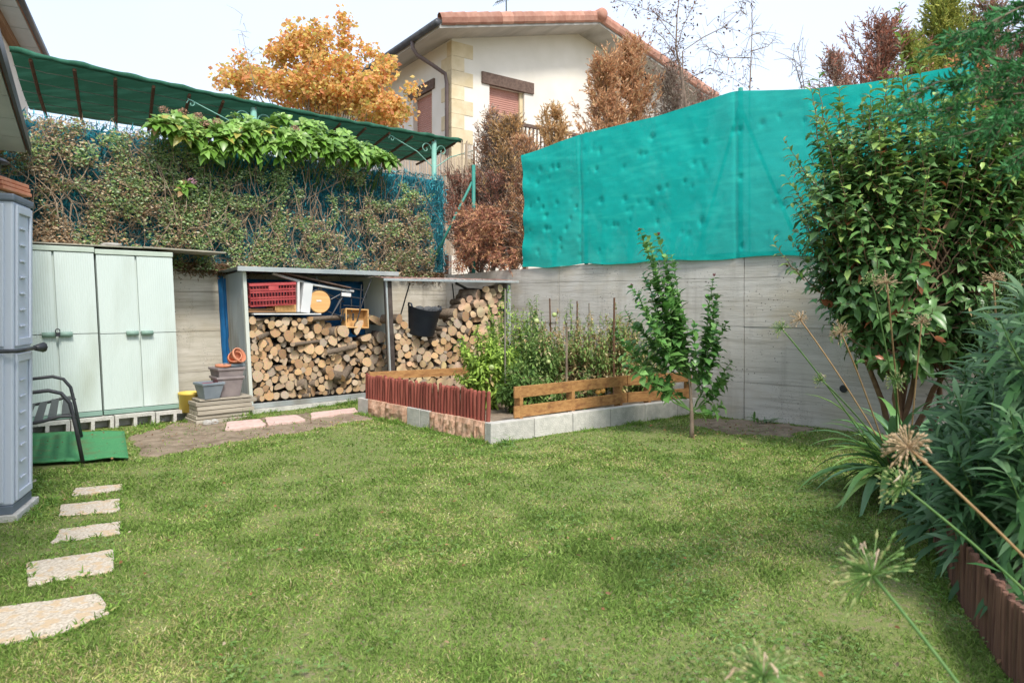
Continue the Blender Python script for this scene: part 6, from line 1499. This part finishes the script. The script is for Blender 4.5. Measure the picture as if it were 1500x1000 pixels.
def grass(y0, y1, dens, h, wdt, seed):
    g = np.random.default_rng(seed); xl, xr = -.80*y1-1.0, .80*y1+.9; xl = max(xl, -6.2); xr = min(xr, 5.2); N = int((xr-xl)*(y1-y0)*dens)
    X = g.uniform(xl, xr, N); Yy = g.uniform(y0, y1, N); ok = np.ones(N, bool)
    for e in ex: ok &= ~inside(e, X, Yy)
    q = np.stack([X-C0.x, Yy-C0.y], 1); ok &= (q@np.array([nB.x,nB.y]) > .03) & (q@np.array([nR.x,nR.y]) > .03)
    dm = inside(d1, X, Yy) | inside(d2_, X, Yy); ok &= ~(dm & (g.random(N) > .20)); X, Yy = X[ok], Yy[ok]; N = len(X)
    a, b_, c = fields(X, Yy); dry = np.clip(.22+a*.6+b_*.8+c*.35, 0, .9)
    keep = g.random(N) > np.clip(.5*(dry-.5), 0, .3); X, Yy, a, b_, c, dry = X[keep], Yy[keep], a[keep], b_[keep], c[keep], dry[keep]; N = len(X)
    pos = np.stack([X, Yy, np.full(N, .0)], 1); pos[:,2] = -.004+.010*a
    el = g.uniform(.25, 1.35, N); az = g.uniform(0, 6.283, N)+b_*2.5; ax = np.stack([np.cos(az)*np.cos(el), np.sin(az)*np.cos(el), np.sin(el)], 1)
    hh = h*g.uniform(.45, 1.2, N)*(1+.8*np.maximum(0, -a)-.55*b_)
    col = colmix(N, [(.17,.29,.05),(.24,.36,.08),(.13,.23,.045),(.31,.42,.11)], None, .24); cd = colmix(N, [(.46,.41,.19),(.36,.29,.15),(.34,.39,.11),(.54,.48,.29)], [2,2,4,1], .22)
    m = g.random(N) < dry*.75; col[m] = cd[m]; col *= (1+.25*b_+.15*a)[:,None]
    return cloud(pos, ax, rand_dir(N,.2,1), hh, np.full(N, wdt)*g.uniform(.7,1.3,N), np.clip(col,.01,.8), T_BLADE, g.uniform(.1,.5,N)), (X, Yy, a, b_)
parts = []
for k, (y0, y1, de, h, w_) in enumerate(((.7,1.9,1500,.04,.004),(1.9,2.7,25000,.036,.0036),(2.7,3.6,19000,.036,.0044),(3.6,4.8,12500,.035,.0056),(4.8,6.4,7000,.035,.0075),(6.4,9.6,3600,.035,.010))): parts.append(grass(y0, y1, de, h, w_, 50+k)[0])
o = link('grass', np_mesh('grass', parts, LGR)); tag(o, 'short mown lawn grass with yellowish worn patches', 'grass', kind='stuff')
# clover and broad leaved weeds
N = 24000; X = rng.uniform(-4.5, 3.5, N); Yy = 2+5.5*rng.random(N)**1.5; a, b_, c = fields(X, Yy); ok = ((np.array([mn.noise(V((x*1.7, y*1.7, 40))) for x, y in zip(X, Yy)])+.28*(X > .6)) > .13+.22*rng.random(N))
for e in ex: ok &= ~inside(e, X, Yy)
q = np.stack([X-C0.x, Yy-C0.y], 1); ok &= (q@np.array([nB.x,nB.y]) > .1) & (q@np.array([nR.x,nR.y]) > .1)
X, Yy = X[ok], Yy[ok]; N = len(X); pos = np.stack([X, Yy, rng.uniform(.018,.034,N)], 1)
p3 = np.repeat(pos, 3, 0); az = np.repeat(rng.uniform(0,6.28,N), 3)+np.tile([0,2.1,4.2], N); M3 = len(p3); ax = np.stack([np.cos(az), np.sin(az), rng.uniform(-.1,.35,M3)], 1); sz = np.repeat(rng.uniform(.007,.014,N), 3)
o = link('clover', np_mesh('clover', [cloud(p3, ax, np.tile([0,0,1.0],(M3,1)), sz, sz*.95, np.repeat(colmix(N, [(.17,.31,.08),(.23,.37,.12),(.13,.25,.06)], None, .12), 3, 0), T_SMALL)], LGR)); tag(o, 'clover patches scattered through the lawn', 'clover', kind='stuff')
# longer tufts along the edgings and slabs
tl_ = []
def tuft_line(a, c, n, h, spread=.04):
    a = np.array(a[:2]); c = np.array(c[:2]); t = rng.random(n); w__ = np.array([max(.05, .5+1.4*mn.noise(V((x*9, a[0], 3)))) for x in t]); k = rng.random(n) < w__
    p = a+(c-a)*t[:,None]+rng.normal(0, spread, (n,2)); p = p[k]; m = len(p); hh = h*rng.uniform(.4,1.2,m)*w__[k]
    tl_.append(cloud(np.concatenate([p, np.zeros((m,1))],1), rand_dir(m,.5,1), rand_dir(m,0,1), hh, np.full(m,.007), colmix(m, [(.16,.30,.05),(.24,.38,.07),(.13,.24,.045),(.44,.42,.17)], [4,3,3,.7], .2), T_BLADE, rng.uniform(.2,.9,m)))
off_ = V((-.05,-.06,0))
nP = V((PA-PB).normalized().yx.to_3d()) if False else V((-.73,-.68,0))
tuft_line(PB+nP*.05, PA+nP*.05, 3000, .15, .03); tuft_line(PB+V((.03,-.06,0)), PC+V((.03,-.07,0)), 2600, .12, .03)
tuft_line(wfr(295,1.12), wfr(369,1.1), 900, .14, .05); tuft_line(wfr(372,.80), wfr(530,.80), 2600, .14, .04); tuft_line(wfr(80,.78), wfr(290,.78), 1100, .11, .05)
tuft_line(RW(spx(1010),.06), RW(8,.06), 2600, .07, .04); tuft_line(lk_xy(.1,-.1), lk_xy(.1,.45), 800, .15, .04); tuft_line(EC[0]+V((-.04,0,0)), EC[3]+V((-.04,0,0)), 1500, .10, .03); tuft_line(EC[3]+V((-.05,0,0)), EC[7]+V((-.05,0,0)), 1500, .12, .05)
for sp_ in slabs:
    for i in range(0, len(sp_), 6): tuft_line(V((*sp_[i],0)), V((*sp_[(i+6) % len(sp_)],0)), 420, .055, .012)
for i in range(4): tuft_line(V((*matp[i],0)), V((*matp[(i+1)%4],0)), 300, .05, .02)
o = link('grass', np_mesh('grass', tl_, LGR)); tag(o, 'longer grass tufts along the block edging, slabs and shed footing', 'grass', kind='stuff')
# leaf litter and crumbs
N = 560; X = np.concatenate([rng.uniform(-3.5,3.3,200), rng.uniform(1.5,3.0,160), rng.uniform(-4,-1.6,140), rng.uniform(-4.8,-3.4,60)]); Yy = np.concatenate([rng.uniform(2.3,6.5,200), rng.uniform(6.6,7.6,160), rng.uniform(7.0,8.1,140), rng.uniform(5.8,7.1,60)]); ok = np.ones(N, bool)
for e in ex: ok &= ~inside(e, X, Yy)
ok |= inside(matp, X, Yy)&(X > -4.9)
q = np.stack([X-C0.x, Yy-C0.y], 1); ok &= (q@np.array([nB.x,nB.y]) > .1) & (q@np.array([nR.x,nR.y]) > .1); X, Yy = X[ok], Yy[ok]; N = len(X)
o = link('fallen_leaves', np_mesh('fallen_leaves', [cloud(np.stack([X,Yy,rng.uniform(.03,.045,N)],1), rand_dir(N,-.2,.2), rand_dir(N,.5,1), rng.uniform(.015,.035,N), rng.uniform(.010,.02,N), colmix(N, [(.30,.15,.07),(.36,.22,.11),(.40,.32,.22),(.2,.1,.05)], None, .2), T_LEAF)], LD)); tag(o, 'few brown fallen leaves and crumbs lying on the lawn', 'leaves', kind='stuff')
